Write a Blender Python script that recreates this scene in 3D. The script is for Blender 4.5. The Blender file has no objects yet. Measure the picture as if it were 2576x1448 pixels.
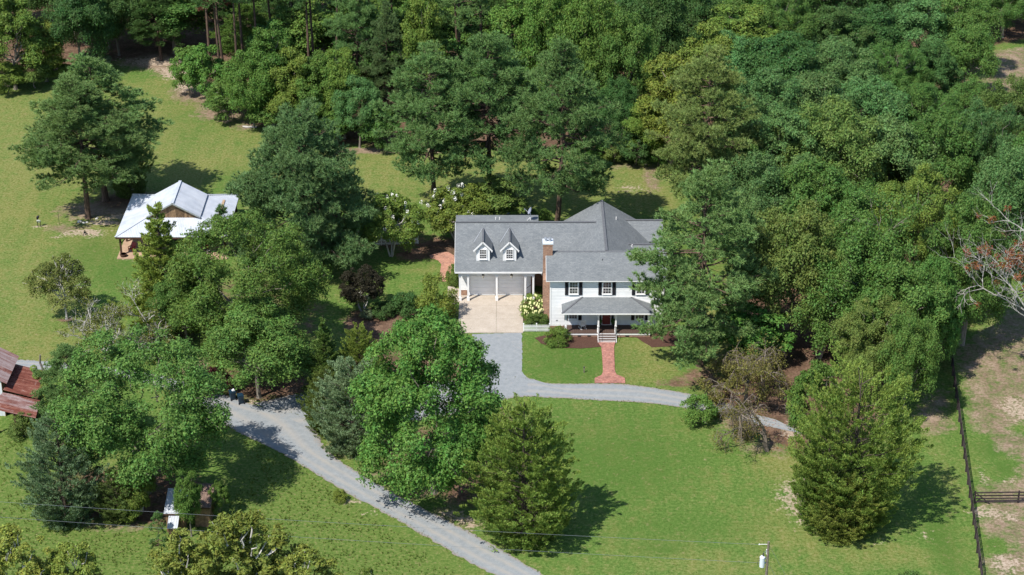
import bpy, bmesh, math, random
import numpy as np
from mathutils import Vector, Matrix
from mathutils.geometry import tessellate_polygon
R = math.radians
D = bpy.data
scene = bpy.context.scene
COL = scene.collection

# ------------------------------------------------------------------ camera, sky, sun, exposure
PITCH = R(27.0)
CAM = (0.0, -196.8, 107.0)
cam_d = D.cameras.new('camera'); cam_d.lens = 70.0; cam_d.sensor_width = 36.0
cam_d.sensor_fit = 'HORIZONTAL'; cam_d.clip_start = 1.0; cam_d.clip_end = 9000.0
cam = D.objects.new('camera', cam_d); COL.objects.link(cam)
cam.location = CAM; cam.rotation_euler = (R(90) - PITCH, 0, 0)
scene.camera = cam

SUN_EL = R(55.5)
SUN_AZ = math.atan2(-0.70, -0.72)          # from behind the camera, to the left
sdir = Vector((math.sin(SUN_AZ) * math.cos(SUN_EL), math.cos(SUN_AZ) * math.cos(SUN_EL), math.sin(SUN_EL)))
sun_d = D.lights.new('sun', 'SUN'); sun_d.energy = 5.0; sun_d.angle = R(0.53); sun_d.color = (1.0, 0.95, 0.87)
sun = D.objects.new('sun', sun_d); COL.objects.link(sun)
sun.rotation_euler = sdir.to_track_quat('Z', 'Y').to_euler(); sun.location = (-60, -60, 120)

world = D.worlds.new('World'); scene.world = world; world.use_nodes = True
wn = world.node_tree; wn.nodes.clear()
wo = wn.nodes.new('ShaderNodeOutputWorld'); wb = wn.nodes.new('ShaderNodeBackground'); ws = wn.nodes.new('ShaderNodeTexSky')
ws.sky_type = 'NISHITA'; ws.sun_disc = False; ws.sun_elevation = SUN_EL; ws.sun_rotation = SUN_AZ
ws.altitude = 150; ws.air_density = 1.25; ws.dust_density = 0.6; ws.ozone_density = 3.5
wb.inputs['Strength'].default_value = 0.125
wn.links.new(ws.outputs[0], wb.inputs[0]); wn.links.new(wb.outputs[0], wo.inputs[0])

vs = scene.view_settings
scene.display_settings.display_device = 'sRGB'
vs.view_transform = 'Standard'; vs.look = 'None'; vs.exposure = 0.40; vs.gamma = 1.0; vs.use_curve_mapping = False
scene.cycles.use_denoising = True
scene.cycles.max_bounces = 6; scene.cycles.diffuse_bounces = 4; scene.cycles.glossy_bounces = 2
scene.cycles.transmission_bounces = 3; scene.cycles.transparent_max_bounces = 4
scene.cycles.caustics_reflective = False; scene.cycles.caustics_refractive = False

# ------------------------------------------------------------------ survey: plan points read from the view
FQ = 70.0 / 36.0 * 2576.0
CP, SP = math.cos(PITCH), math.sin(PITCH)
def G(x, y, z=0.0):
    """point of the level z that is seen at (x, y) of a 2576 x 1448 view"""
    u, v = x - 1288.0, y - 724.0
    dx, dy, dz = u, FQ * CP - v * SP, -FQ * SP - v * CP
    t = (z - CAM[2]) / dz
    return Vector((CAM[0] + dx * t, CAM[1] + dy * t, z))
def scale_at(p):
    return FQ / ((p[1] - CAM[1]) * CP + (CAM[2] - p[2]) * SP)
def z_at(Y, y):
    v = y - 724.0
    return CAM[2] + (-FQ * SP - v * CP) / (FQ * CP - v * SP) * (Y - CAM[1])
def G3(x, y, z=0.0):
    return G(x * 2576 / 3000.0, y * 2576 / 3000.0, z)

# ------------------------------------------------------------------ materials
MAT = {}
def new_mat(name):
    m = D.materials.new(name); m.use_nodes = True
    nt = m.node_tree; nt.nodes.clear()
    out = nt.nodes.new('ShaderNodeOutputMaterial')
    MAT[name] = m
    return m, nt, out
def N(nt, t, **kw):
    n = nt.nodes.new(t)
    for k, v in kw.items():
        if k.startswith('i_'): n.inputs[k[2:].replace('_', ' ')].default_value = v
        else: setattr(n, k, v)
    return n
def L(nt, a, b): nt.links.new(a, b)
def rgba(c): return (c[0], c[1], c[2], 1.0)
def ramp(nt, fac, stops):
    r = N(nt, 'ShaderNodeValToRGB'); e = r.color_ramp.elements
    e[0].position, e[0].color = stops[0][0], rgba(stops[0][1])
    e[1].position, e[1].color = stops[-1][0], rgba(stops[-1][1])
    for p, c in stops[1:-1]:
        q = e.new(p); q.color = rgba(c)
    L(nt, fac, r.inputs[0]); return r.outputs[0]
def mixc(nt, fac, a, b, mode='MIX'):
    m = N(nt, 'ShaderNodeMix', data_type='RGBA', blend_type=mode)
    for s, v in ((0, fac), (6, a), (7, b)):
        if hasattr(v, 'is_linked'): L(nt, v, m.inputs[s])
        else: m.inputs[s].default_value = v if s == 0 else rgba(v)
    return m.outputs[2]
def math_(nt, op, a, b=None, clamp=False):
    m = N(nt, 'ShaderNodeMath', operation=op, use_clamp=clamp)
    for s, v in ((0, a), (1, b)):
        if v is None: continue
        if hasattr(v, 'is_linked'): L(nt, v, m.inputs[s])
        else: m.inputs[s].default_value = v
    return m.outputs[0]
def noise(nt, vec, scale, detail=3, rough=0.55):
    n = N(nt, 'ShaderNodeTexNoise'); n.inputs['Scale'].default_value = scale
    n.inputs['Detail'].default_value = detail; n.inputs['Roughness'].default_value = rough
    if vec is not None: L(nt, vec, n.inputs['Vector'])
    return n.outputs['Fac']
def bsdf(nt, out, col, rough=0.7, spec=0.3, metal=0.0, bump=None, bstr=0.3, bdist=0.02):
    b = N(nt, 'ShaderNodeBsdfPrincipled')
    if hasattr(col, 'is_linked'): L(nt, col, b.inputs['Base Color'])
    else: b.inputs['Base Color'].default_value = rgba(col)
    if hasattr(rough, 'is_linked'): L(nt, rough, b.inputs['Roughness'])
    else: b.inputs['Roughness'].default_value = rough
    b.inputs['Specular IOR Level'].default_value = spec; b.inputs['Metallic'].default_value = metal
    if bump is not None:
        bp = N(nt, 'ShaderNodeBump'); bp.inputs['Strength'].default_value = bstr; bp.inputs['Distance'].default_value = bdist
        L(nt, bump, bp.inputs['Height']); L(nt, bp.outputs[0], b.inputs['Normal'])
    L(nt, b.outputs[0], out.inputs[0]); return b
def objco(nt): return N(nt, 'ShaderNodeTexCoord').outputs['Object']
def uvco(nt): return N(nt, 'ShaderNodeTexCoord').outputs['UV']
def geopos(nt): return N(nt, 'ShaderNodeNewGeometry').outputs['Position']

def simple(name, c, rough=0.6, spec=0.3, metal=0.0, var=0.12, scale=3.0, bump=0.0, rand=0.0):
    m, nt, out = new_mat(name)
    p = geopos(nt)
    f = noise(nt, p, scale, 4, 0.6)
    lo = [x * (1 - var) for x in c]; hi = [min(1, x * (1 + var)) for x in c]
    col = ramp(nt, f, [(0.3, lo), (0.7, hi)])
    if rand:
        oi = N(nt, 'ShaderNodeObjectInfo')
        h = N(nt, 'ShaderNodeHueSaturation')
        v = math_(nt, 'ADD', math_(nt, 'MULTIPLY', oi.outputs['Random'], 2 * rand), 1 - rand)
        L(nt, v, h.inputs['Value']); L(nt, col, h.inputs['Color']); col = h.outputs[0]
    bsdf(nt, out, col, rough, spec, metal, bump=noise(nt, p, scale * 8, 3) if bump else None, bstr=bump)
    return m

simple('white_paint', (0.78, 0.78, 0.78), 0.5, 0.35, var=0.05, scale=1.2)
simple('siding', (0.76, 0.77, 0.78), 0.5, 0.3, var=0.07, scale=0.9, rand=0.04)
simple('garage_white', (0.90, 0.91, 0.92), 0.5, 0.3, var=0.05, scale=0.8)
simple('black_paint', (0.012, 0.013, 0.018), 0.5, 0.3, var=0.1)
simple('red_paint', (0.16, 0.022, 0.02), 0.45, 0.4, var=0.1)
simple('red_plastic', (0.35, 0.02, 0.02), 0.5, 0.4, var=0.1)
simple('deck_brown', (0.085, 0.055, 0.045), 0.6, 0.3, var=0.15, scale=4)
simple('dark_metal', (0.02, 0.02, 0.022), 0.45, 0.5, var=0.1)
simple('galvanised', (0.45, 0.47, 0.5), 0.4, 0.5, 0.6, var=0.12, scale=2)
simple('transformer_grey', (0.62, 0.66, 0.72), 0.45, 0.4, var=0.06, scale=2)
simple('pole_wood', (0.19, 0.16, 0.13), 0.85, 0.15, var=0.35, scale=5, bump=0.3)
simple('weathered_wood', (0.20, 0.13, 0.075), 0.85, 0.15, var=0.4, scale=4, bump=0.3, rand=0.45)
simple('fence_wood', (0.045, 0.034, 0.036), 0.8, 0.2, var=0.3, scale=3, rand=0.3)
simple('post_brown', (0.075, 0.04, 0.028), 0.8, 0.2, var=0.25, scale=3)
simple('tan_wall', (0.36, 0.25, 0.16), 0.8, 0.2, var=0.15, scale=2)
simple('dark_interior', (0.02, 0.018, 0.016), 0.9, 0.1, var=0.2)  # near-black: the shade inside openings is put into the colour
simple('slab_tan', (0.38, 0.26, 0.175), 0.85, 0.2, var=0.18, scale=1.5, bump=0.1)
simple('stone', (0.42, 0.40, 0.36), 0.8, 0.2, var=0.25, scale=6, bump=0.3)
simple('pale_stone', (0.58, 0.56, 0.50), 0.8, 0.2, var=0.2, scale=6, bump=0.3)
simple('bin_blue', (0.008, 0.03, 0.055), 0.4, 0.45, var=0.12, scale=4)
simple('wire', (0.20, 0.22, 0.24), 0.4, 0.4, 0.3, var=0.05)
simple('blue_table', (0.05, 0.075, 0.12), 0.5, 0.4, var=0.15)
simple('brown_roof', (0.19, 0.13, 0.105), 0.8, 0.2, var=0.4, scale=3)
simple('pot', (0.05, 0.045, 0.04), 0.7, 0.3, var=0.15)
simple('lamp_glass', (0.45, 0.42, 0.35), 0.2, 0.5, var=0.05)
simple('blossom_cream', (0.62, 0.62, 0.30), 0.7, 0.2, var=0.2, scale=6, rand=0.15)
simple('blossom_white', (0.72, 0.72, 0.66), 0.7, 0.2, var=0.1, scale=6)
simple('dish_grey', (0.22, 0.24, 0.30), 0.4, 0.4, var=0.08)
simple('terracotta', (0.5, 0.28, 0.18), 0.8, 0.2, var=0.2)
simple('vent_white', (0.75, 0.73, 0.72), 0.5, 0.3, var=0.05)
simple('door_grey', (0.62, 0.66, 0.70), 0.5, 0.3, var=0.05)

def m_glass():
    m, nt, out = new_mat('window_glass')
    f = noise(nt, geopos(nt), 1.3, 2)
    c = ramp(nt, f, [(0.35, (0.03, 0.035, 0.045)), (0.7, (0.11, 0.105, 0.10))])
    bsdf(nt, out, c, 0.06, 0.6)
m_glass()

def m_shingle():
    m, nt, out = new_mat('shingle')
    uv = uvco(nt)
    b = N(nt, 'ShaderNodeTexBrick'); L(nt, uv, b.inputs['Vector'])
    b.inputs['Scale'].default_value = 1.0; b.inputs['Brick Width'].default_value = 0.36; b.inputs['Row Height'].default_value = 0.17
    b.inputs['Mortar Size'].default_value = 0.016; b.inputs['Mortar Smooth'].default_value = 0.5; b.inputs['Bias'].default_value = 0.0
    b.inputs['Color1'].default_value = (0.148, 0.161, 0.170, 1); b.inputs['Color2'].default_value = (0.186, 0.199, 0.206, 1)
    b.inputs['Mortar'].default_value = (0.125, 0.136, 0.148, 1)
    n = noise(nt, uv, 0.55, 4, 0.6)
    c = mixc(nt, 1.0, b.outputs['Color'], ramp(nt, n, [(0.3, (0.88, 0.885, 0.89)), (0.72, (1.10, 1.09, 1.08))]), 'MULTIPLY')
    n2 = noise(nt, uv, 5.0, 2, 0.6)
    c = mixc(nt, 1.0, c, ramp(nt, n2, [(0.3, (0.88, 0.885, 0.90)), (0.7, (1.12, 1.115, 1.10))]), 'MULTIPLY')
    bsdf(nt, out, c, 0.85, 0.2, bump=b.outputs['Fac'], bstr=-0.5, bdist=0.02)
m_shingle()
simple('ridge_cap', (0.115, 0.12, 0.13), 0.85, 0.2, var=0.2, scale=5)

def m_brick(name, c1, c2, mort, w=0.21, h=0.072):
    m, nt, out = new_mat(name)
    uv = uvco(nt)
    b = N(nt, 'ShaderNodeTexBrick'); L(nt, uv, b.inputs['Vector'])
    b.inputs['Scale'].default_value = 1.0; b.inputs['Brick Width'].default_value = w; b.inputs['Row Height'].default_value = h
    b.inputs['Mortar Size'].default_value = 0.011; b.inputs['Bias'].default_value = 0.0
    b.inputs['Color1'].default_value = rgba(c1); b.inputs['Color2'].default_value = rgba(c2); b.inputs['Mortar'].default_value = rgba(mort)
    n = noise(nt, uv, 1.1, 5, 0.65)
    c = mixc(nt, 1.0, b.outputs['Color'], ramp(nt, n, [(0.3, (0.72, 0.74, 0.76)), (0.7, (1.22, 1.2, 1.18))]), 'MULTIPLY')
    n2 = noise(nt, uv, 4.6, 2, 0.6)
    c = mixc(nt, 1.0, c, ramp(nt, n2, [(0.25, (0.75, 0.75, 0.78)), (0.75, (1.25, 1.25, 1.22))]), 'MULTIPLY')
    bsdf(nt, out, c, 0.85, 0.15, bump=b.outputs['Fac'], bstr=-0.4)
m_brick('brick', (0.22, 0.09, 0.05), (0.36, 0.17, 0.095), (0.40, 0.33, 0.27))
m_brick('brick_walk', (0.255, 0.095, 0.072), (0.40, 0.175, 0.135), (0.36, 0.235, 0.20), 0.24, 0.12)
m_brick('brick_path', (0.34, 0.15, 0.10), (0.42, 0.21, 0.15), (0.38, 0.26, 0.20), 0.22, 0.11)

def m_metal_roof():
    m, nt, out = new_mat('roof_tin')
    p = geopos(nt); oi = N(nt, 'ShaderNodeObjectInfo')
    f = noise(nt, p, 0.8, 4)
    c = ramp(nt, f, [(0.3, (0.482, 0.516, 0.576)), (0.7, (0.602, 0.628, 0.679))])
    h = N(nt, 'ShaderNodeHueSaturation'); L(nt, c, h.inputs['Color'])
    L(nt, math_(nt, 'ADD', math_(nt, 'MULTIPLY', oi.outputs['Random'], 0.10), 0.95), h.inputs['Value'])
    bsdf(nt, out, h.outputs[0], 0.42, 0.5, 0.15)
m_metal_roof()
def m_rust():
    m, nt, out = new_mat('roof_rust')
    uv = uvco(nt); oi = N(nt, 'ShaderNodeObjectInfo')
    mp = N(nt, 'ShaderNodeMapping'); mp.inputs['Scale'].default_value = (3.0, 0.45, 1); L(nt, uv, mp.inputs[0])
    ad = N(nt, 'ShaderNodeVectorMath', operation='ADD'); L(nt, mp.outputs[0], ad.inputs[0])
    cb = N(nt, 'ShaderNodeCombineXYZ'); L(nt, math_(nt, 'MULTIPLY', oi.outputs['Random'], 40.0), cb.inputs[2]); L(nt, cb.outputs[0], ad.inputs[1])
    f = noise(nt, ad.outputs[0], 1.0, 5, 0.7)
    f2 = noise(nt, ad.outputs[0], 0.5, 3, 0.6)
    rust = ramp(nt, f, [(0.3, (0.085, 0.026, 0.018)), (0.48, (0.19, 0.062, 0.045)), (0.60, (0.29, 0.13, 0.095)), (0.70, (0.52, 0.45, 0.42))])
    grey = ramp(nt, f, [(0.3, (0.19, 0.10, 0.09)), (0.66, (0.38, 0.32, 0.32))])
    k = math_(nt, 'MULTIPLY', math_(nt, 'SUBTRACT', math_(nt, 'ADD', f2, math_(nt, 'MULTIPLY', N(nt, 'ShaderNodeObjectInfo').outputs['Color'], 1.0)), 0.9), 4.0, True)
    c = mixc(nt, k, rust, grey)
    bsdf(nt, out, c, 0.75, 0.25, 0.05)
m_rust()

def m_leaf(name, trans=0.28, rough=0.5, spec=0.28, vlo=0.62, vhi=1.38, spot=1.0):
    m, nt, out = new_mat(name)
    oi = N(nt, 'ShaderNodeObjectInfo'); ge = N(nt, 'ShaderNodeNewGeometry')
    oc = objco(nt)
    n = noise(nt, oc, 0.35, 3, 0.6)
    h = N(nt, 'ShaderNodeHueSaturation'); L(nt, oi.outputs['Color'], h.inputs['Color'])
    ri = ge.outputs['Random Per Island']
    L(nt, math_(nt, 'ADD', math_(nt, 'MULTIPLY', ri, vhi - vlo), vlo), h.inputs['Value'])
    hue = math_(nt, 'ADD', math_(nt, 'MULTIPLY', math_(nt, 'SUBTRACT', n, 0.5), 0.055 * spot), 0.493)
    wn_ = N(nt, 'ShaderNodeTexWhiteNoise', noise_dimensions='1D'); L(nt, ri, wn_.inputs['W'])
    hue = math_(nt, 'ADD', hue, math_(nt, 'MULTIPLY', math_(nt, 'SUBTRACT', wn_.outputs[0], 0.5), 0.045))
    L(nt, hue, h.inputs['Hue'])
    b = N(nt, 'ShaderNodeBsdfPrincipled'); b.inputs['Roughness'].default_value = rough; b.inputs['Specular IOR Level'].default_value = spec
    L(nt, h.outputs[0], b.inputs['Base Color'])
    t = N(nt, 'ShaderNodeBsdfTranslucent'); L(nt, mixc(nt, 1.0, h.outputs[0], (1.25, 1.15, 0.45), 'MULTIPLY'), t.inputs[0])
    mx = N(nt, 'ShaderNodeMixShader'); mx.inputs[0].default_value = trans
    L(nt, b.outputs[0], mx.inputs[1]); L(nt, t.outputs[0], mx.inputs[2]); L(nt, mx.outputs[0], out.inputs[0])
m_leaf('leaf', 0.26, 0.55, 0.16, 0.6, 1.4); m_leaf('needle', 0.24, 0.55, 0.14, 0.6, 1.4); m_leaf('grass_blade', 0.3, 0.7, 0.15, 0.7, 1.3)

def m_bark(name, lo, hi):
    m, nt, out = new_mat(name)
    oc = objco(nt)
    mp = N(nt, 'ShaderNodeMapping'); mp.inputs['Scale'].default_value = (6, 6, 1.2); L(nt, oc, mp.inputs[0])
    f = noise(nt, mp.outputs[0], 1.0, 4, 0.65)
    bsdf(nt, out, ramp(nt, f, [(0.3, lo), (0.7, hi)]), 0.9, 0.1, bump=f, bstr=0.6, bdist=0.05)
m_bark('bark_pine', (0.045, 0.032, 0.027), (0.17, 0.115, 0.085))
m_bark('bark_grey', (0.10, 0.085, 0.07), (0.28, 0.25, 0.21))
m_bark('bark_pale', (0.28, 0.26, 0.24), (0.58, 0.55, 0.52))
m_bark('bark_dark', (0.035, 0.028, 0.022), (0.11, 0.09, 0.07))
m_bark('twig_brown', (0.10, 0.08, 0.065), (0.24, 0.20, 0.165))

def m_gravel():
    m, nt, out = new_mat('gravel')
    p = geopos(nt); uv = uvco(nt)
    f1 = noise(nt, p, 22.0, 3, 0.7); f2 = noise(nt, p, 0.35, 4, 0.6); f3 = noise(nt, p, 1.6, 4, 0.65)
    c = ramp(nt, math_(nt, 'ADD', math_(nt, 'MULTIPLY', f1, 0.55), math_(nt, 'MULTIPLY', f3, 0.45)), [(0.32, (0.175, 0.192, 0.205)), (0.5, (0.238, 0.256, 0.268)), (0.70, (0.32, 0.332, 0.338))])
    # worn wheel tracks: fines and sand pressed into the stone
    sx = N(nt, 'ShaderNodeSeparateXYZ'); L(nt, uv, sx.inputs[0])
    def track(c0):
        d = math_(nt, 'ABSOLUTE', math_(nt, 'SUBTRACT', sx.outputs[0], c0))
        return math_(nt, 'SUBTRACT', 1.0, math_(nt, 'DIVIDE', d, 0.12), True)
    tr = math_(nt, 'MAXIMUM', track(0.31), track(0.66))
    tr = math_(nt, 'MULTIPLY', tr, math_(nt, 'MULTIPLY', f2, 1.35), True)
    c = mixc(nt, math_(nt, 'MULTIPLY', tr, 0.85), c, (0.327, 0.304, 0.274))
    dirt = math_(nt, 'MULTIPLY', math_(nt, 'SUBTRACT', math_(nt, 'ADD', math_(nt, 'MULTIPLY', f3, 0.6), math_(nt, 'MULTIPLY', f2, 0.4)), 0.57), 7.0, True)
    edge = math_(nt, 'SUBTRACT', math_(nt, 'ABSOLUTE', math_(nt, 'SUBTRACT', sx.outputs[0], 0.5)), 0.40)
    edge = math_(nt, 'ADD', math_(nt, 'MULTIPLY', edge, 7.0), math_(nt, 'MULTIPLY', math_(nt, 'SUBTRACT', f3, 0.5), 2.0))
    dirt = math_(nt, 'MAXIMUM', math_(nt, 'MULTIPLY', dirt, 0.32), math_(nt, 'MULTIPLY', edge, 0.7), True)
    c = mixc(nt, dirt, c, (0.243, 0.167, 0.106))
    bsdf(nt, out, c, 0.95, 0.1, bump=f1, bstr=0.5, bdist=0.04)
m_gravel()
def m_concrete():
    m, nt, out = new_mat('concrete')
    p = geopos(nt)
    f = noise(nt, p, 0.7, 5, 0.6); f2 = noise(nt, p, 9, 3)
    c = ramp(nt, f, [(0.3, (0.481, 0.407, 0.329)), (0.72, (0.614, 0.530, 0.440))])
    c = mixc(nt, 1.0, c, ramp(nt, f2, [(0.3, (0.677, 0.667, 0.654)), (0.7, (0.822, 0.846, 0.878))]), 'MULTIPLY')
    bsdf(nt, out, c, 0.9, 0.15)
m_concrete()
def m_mulch():
    m, nt, out = new_mat('mulch')
    p = geopos(nt)
    f = noise(nt, p, 14, 4, 0.7); f2 = noise(nt, p, 0.9, 3)
    c = ramp(nt, f, [(0.25, (0.038, 0.020, 0.015)), (0.6, (0.102, 0.055, 0.041)), (0.85, (0.187, 0.119, 0.085))])
    bsdf(nt, out, c, 0.95, 0.1, bump=f, bstr=0.7, bdist=0.05)
m_mulch()

def m_ground():
    m, nt, out = new_mat('ground')
    p = geopos(nt)
    A = N(nt, 'ShaderNodeAttribute', attribute_name='zone_a'); B = N(nt, 'ShaderNodeAttribute', attribute_name='zone_b')
    sa = N(nt, 'ShaderNodeSeparateColor'); L(nt, A.outputs['Color'], sa.inputs[0])
    sb = N(nt, 'ShaderNodeSeparateColor'); L(nt, B.outputs['Color'], sb.inputs[0])
    soil, pale, dry = sa.outputs; straw, tall, green = sb.outputs
    n_f = noise(nt, p, 9.0, 4, 0.7); n_m = noise(nt, p, 1.1, 5, 0.65); n_l = noise(nt, p, 0.13, 4, 0.6); n_x = noise(nt, p, 3.2, 4, 0.7)
    n_mm = noise(nt, p, 0.45, 4, 0.65)
    n_g = math_(nt, 'ADD', math_(nt, 'MULTIPLY', n_x, 0.6), math_(nt, 'MULTIPLY', n_f, 0.4))
    # mown turf: fresh green to yellowing, patchy at several sizes
    lawn = ramp(nt, n_g, [(0.38, (0.042, 0.088, 0.016)), (0.5, (0.084, 0.148, 0.030)), (0.62, (0.148, 0.212, 0.056))])
    yell = ramp(nt, n_g, [(0.38, (0.094, 0.112, 0.024)), (0.5, (0.160, 0.174, 0.050)), (0.62, (0.250, 0.236, 0.100))])
    k = math_(nt, 'ADD', math_(nt, 'MULTIPLY', dry, 0.95), math_(nt, 'ADD', math_(nt, 'MULTIPLY', math_(nt, 'SUBTRACT', n_l, 0.5), 1.7), math_(nt, 'ADD', math_(nt, 'MULTIPLY', math_(nt, 'SUBTRACT', n_m, 0.5), 1.9), math_(nt, 'MULTIPLY', math_(nt, 'SUBTRACT', n_mm, 0.5), 1.2))))
    mp = N(nt, 'ShaderNodeMapping'); mp.inputs['Rotation'].default_value = (0, 0, R(28)); mp.inputs['Scale'].default_value = (0.9, 0.05, 1); L(nt, p, mp.inputs[0])
    k = math_(nt, 'ADD', k, math_(nt, 'MULTIPLY', math_(nt, 'SUBTRACT', noise(nt, mp.outputs[0], 1.0, 2, 0.5), 0.5), 1.0))
    k = math_(nt, 'ADD', k, 0.14, True)
    c = mixc(nt, k, lawn, yell)
    gk = math_(nt, 'MULTIPLY', green, math_(nt, 'ADD', 0.25, n_mm), True)
    c = mixc(nt, gk, c, ramp(nt, n_f, [(0.25, (0.038, 0.087, 0.013)), (0.75, (0.083, 0.152, 0.030))]))
    # rank meadow grass
    mead = ramp(nt, n_x, [(0.32, (0.056, 0.104, 0.020)), (0.5, (0.096, 0.148, 0.032)), (0.7, (0.19, 0.20, 0.07))])
    c = mixc(nt, tall, c, mead)
    # dead thatch flecks
    fl = math_(nt, 'MULTIPLY', math_(nt, 'SUBTRACT', math_(nt, 'ADD', math_(nt, 'MULTIPLY', n_x, 0.6), math_(nt, 'MULTIPLY', n_m, 0.4)), 0.54), 9.0, True)
    c = mixc(nt, math_(nt, 'MULTIPLY', fl, 0.5), c, (0.192, 0.155, 0.081))
    def brk(a, n, g, o): return math_(nt, 'MULTIPLY', math_(nt, 'ADD', math_(nt, 'SUBTRACT', a, 0.42), math_(nt, 'MULTIPLY', math_(nt, 'SUBTRACT', n, 0.5), o)), g, True)
    nn = math_(nt, 'ADD', math_(nt, 'MULTIPLY', n_m, 0.45), math_(nt, 'ADD', math_(nt, 'MULTIPLY', n_mm, 0.3), math_(nt, 'MULTIPLY', n_x, 0.25)))
    n_v = math_(nt, 'ADD', math_(nt, 'MULTIPLY', n_x, 0.5), math_(nt, 'MULTIPLY', n_mm, 0.5))
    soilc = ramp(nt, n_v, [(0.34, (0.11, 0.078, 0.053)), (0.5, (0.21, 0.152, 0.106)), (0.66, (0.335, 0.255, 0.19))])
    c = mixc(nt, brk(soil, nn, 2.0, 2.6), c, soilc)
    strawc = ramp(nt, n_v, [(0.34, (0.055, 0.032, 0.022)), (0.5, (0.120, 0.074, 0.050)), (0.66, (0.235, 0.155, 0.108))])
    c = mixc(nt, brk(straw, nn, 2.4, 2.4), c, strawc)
    palec = ramp(nt, n_x, [(0.3, (0.23, 0.165, 0.112)), (0.7, (0.45, 0.37, 0.29))])
    c = mixc(nt, brk(pale, math_(nt, 'ADD', math_(nt, 'MULTIPLY', n_m, 0.5), math_(nt, 'MULTIPLY', n_x, 0.5)), 3.2, 3.0), c, palec)
    hgt = math_(nt, 'ADD', math_(nt, 'MULTIPLY', n_f, 0.6), n_x)
    bsdf(nt, out, c, 0.95, 0.08, bump=hgt, bstr=0.55, bdist=0.10)
m_ground()

# ------------------------------------------------------------------ mesh helpers
WLOC = {}
def wloc(o): return WLOC.get(o.name, Vector((0, 0, 0))) if o is not None else Vector((0, 0, 0))
def link(name, data, parent=None):
    o = D.objects.new(name, data); COL.objects.link(o)
    if parent is not None:
        o.parent = parent; WLOC[o.name] = wloc(parent)
    return o
def empty(name, loc, rz=0.0):
    o = D.objects.new(name, None); COL.objects.link(o); o.location = loc; o.rotation_euler = (0, 0, rz)
    o.empty_display_size = 0.3
    WLOC[o.name] = Vector(loc)
    return o
LABELS = {}
def tag(o, label, cat, group=None):
    o['label'] = label; o['category'] = cat
    if group: o['group'] = group
    return o
def structure(o): o['kind'] = 'structure'; return o
def stuff(o): o['kind'] = 'stuff'; return o
class MB:
    def __init__(s): s.v = []; s.f = []; s.m = []
    def poly(s, pts):
        i = len(s.v); s.v += [tuple(p) for p in pts]; s.f.append(tuple(range(i, i + len(pts))))
        return s
    def box(s, x0, x1, y0, y1, z0, z1):
        return s.hexa([(x0, y0, z0), (x1, y0, z0), (x1, y1, z0), (x0, y1, z0)], [(x0, y0, z1), (x1, y0, z1), (x1, y1, z1), (x0, y1, z1)])
    def hexa(s, b, t):
        i = len(s.v); n = len(b); s.v += [tuple(p) for p in b] + [tuple(p) for p in t]
        s.f.append(tuple(i + k for k in reversed(range(n)))); s.f.append(tuple(i + n + k for k in range(n)))
        for k in range(n):
            j = (k + 1) % n; s.f.append((i + k, i + j, i + n + j, i + n + k))
        return s
    def prism(s, pts, d):
        d = Vector(d); return s.hexa([Vector(p) for p in pts], [Vector(p) + d for p in pts])
    def slab(s, pts, t):
        """roof face: pts counter-clockwise seen from above, t thickness straight down"""
        return s.hexa([(p[0], p[1], p[2] - t) for p in pts], pts)
    def bar(s, a, b, w, h=None, up=(0, 0, 1)):
        a, b = Vector(a), Vector(b); h = h or w; d = (b - a).normalized(); up = Vector(up)
        if abs(d.dot(up)) > 0.98: up = Vector((0, 1, 0))
        r = d.cross(up).normalized(); q = r.cross(d)
        c = [r * (-w / 2) + q * (-h / 2), r * (w / 2) + q * (-h / 2), r * (w / 2) + q * (h / 2), r * (-w / 2) + q * (h / 2)]
        return s.hexa([a + k for k in c][::-1], [b + k for k in c][::-1])
    def tube(s, pts, rad, n=6, cap=True):
        pts = [Vector(p) for p in pts]; i0 = len(s.v)
        for k, p in enumerate(pts):
            d = (pts[min(k + 1, len(pts) - 1)] - pts[max(k - 1, 0)]).normalized()
            a = Vector((1, 0, 0)) if abs(d.z) > 0.9 else Vector((0, 0, 1))
            r = d.cross(a).normalized(); q = r.cross(d)
            rr = rad[k] if hasattr(rad, '__len__') else rad
            for j in range(n):
                t = 2 * math.pi * j / n; s.v.append(tuple(p + r * (rr * math.cos(t)) + q * (rr * math.sin(t))))
        for k in range(len(pts) - 1):
            for j in range(n):
                a = i0 + k * n + j; b = i0 + k * n + (j + 1) % n
                s.f.append((a, b, b + n, a + n))
        if cap:
            s.f.append(tuple(i0 + j for j in reversed(range(n)))); e = i0 + (len(pts) - 1) * n
            s.f.append(tuple(e + j for j in range(n)))
        return s
    def lathe(s, c, prof, n=12):
        """prof: list of (radius, z) about the vertical through c"""
        return s.tube([(c[0], c[1], c[2] + z) for r, z in prof], [r for r, z in prof], n)
    def mesh(s, name, off=Vector((0, 0, 0)), mat=None, uv=True, smooth=False):
        me = D.meshes.new(name)
        me.from_pydata([(x - off[0], y - off[1], z - off[2]) for x, y, z in s.v], [], s.f)
        if mat: me.materials.append(MAT[mat])
        if uv: box_uv(me, off)
        if smooth: me.shade_smooth()
        return me
    def build(s, name, mat, parent=None, smooth=False, uv=True):
        return link(name, s.mesh(name, wloc(parent), mat, uv, smooth), parent)
def box_uv(me, off=(0, 0, 0)):
    ul = me.uv_layers.new(name='UVMap').data; off = Vector(off)
    zax = Vector((0, 0, 1))
    for pl in me.polygons:
        n = pl.normal
        if abs(n.z) > 0.985: t, b = Vector((1, 0, 0)), Vector((0, 1, 0))
        else:
            t = zax.cross(n).normalized(); b = n.cross(t)
        for li in pl.loop_indices:
            p = me.vertices[me.loops[li].vertex_index].co + off
            ul[li].uv = (p.dot(t), p.dot(b))
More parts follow.
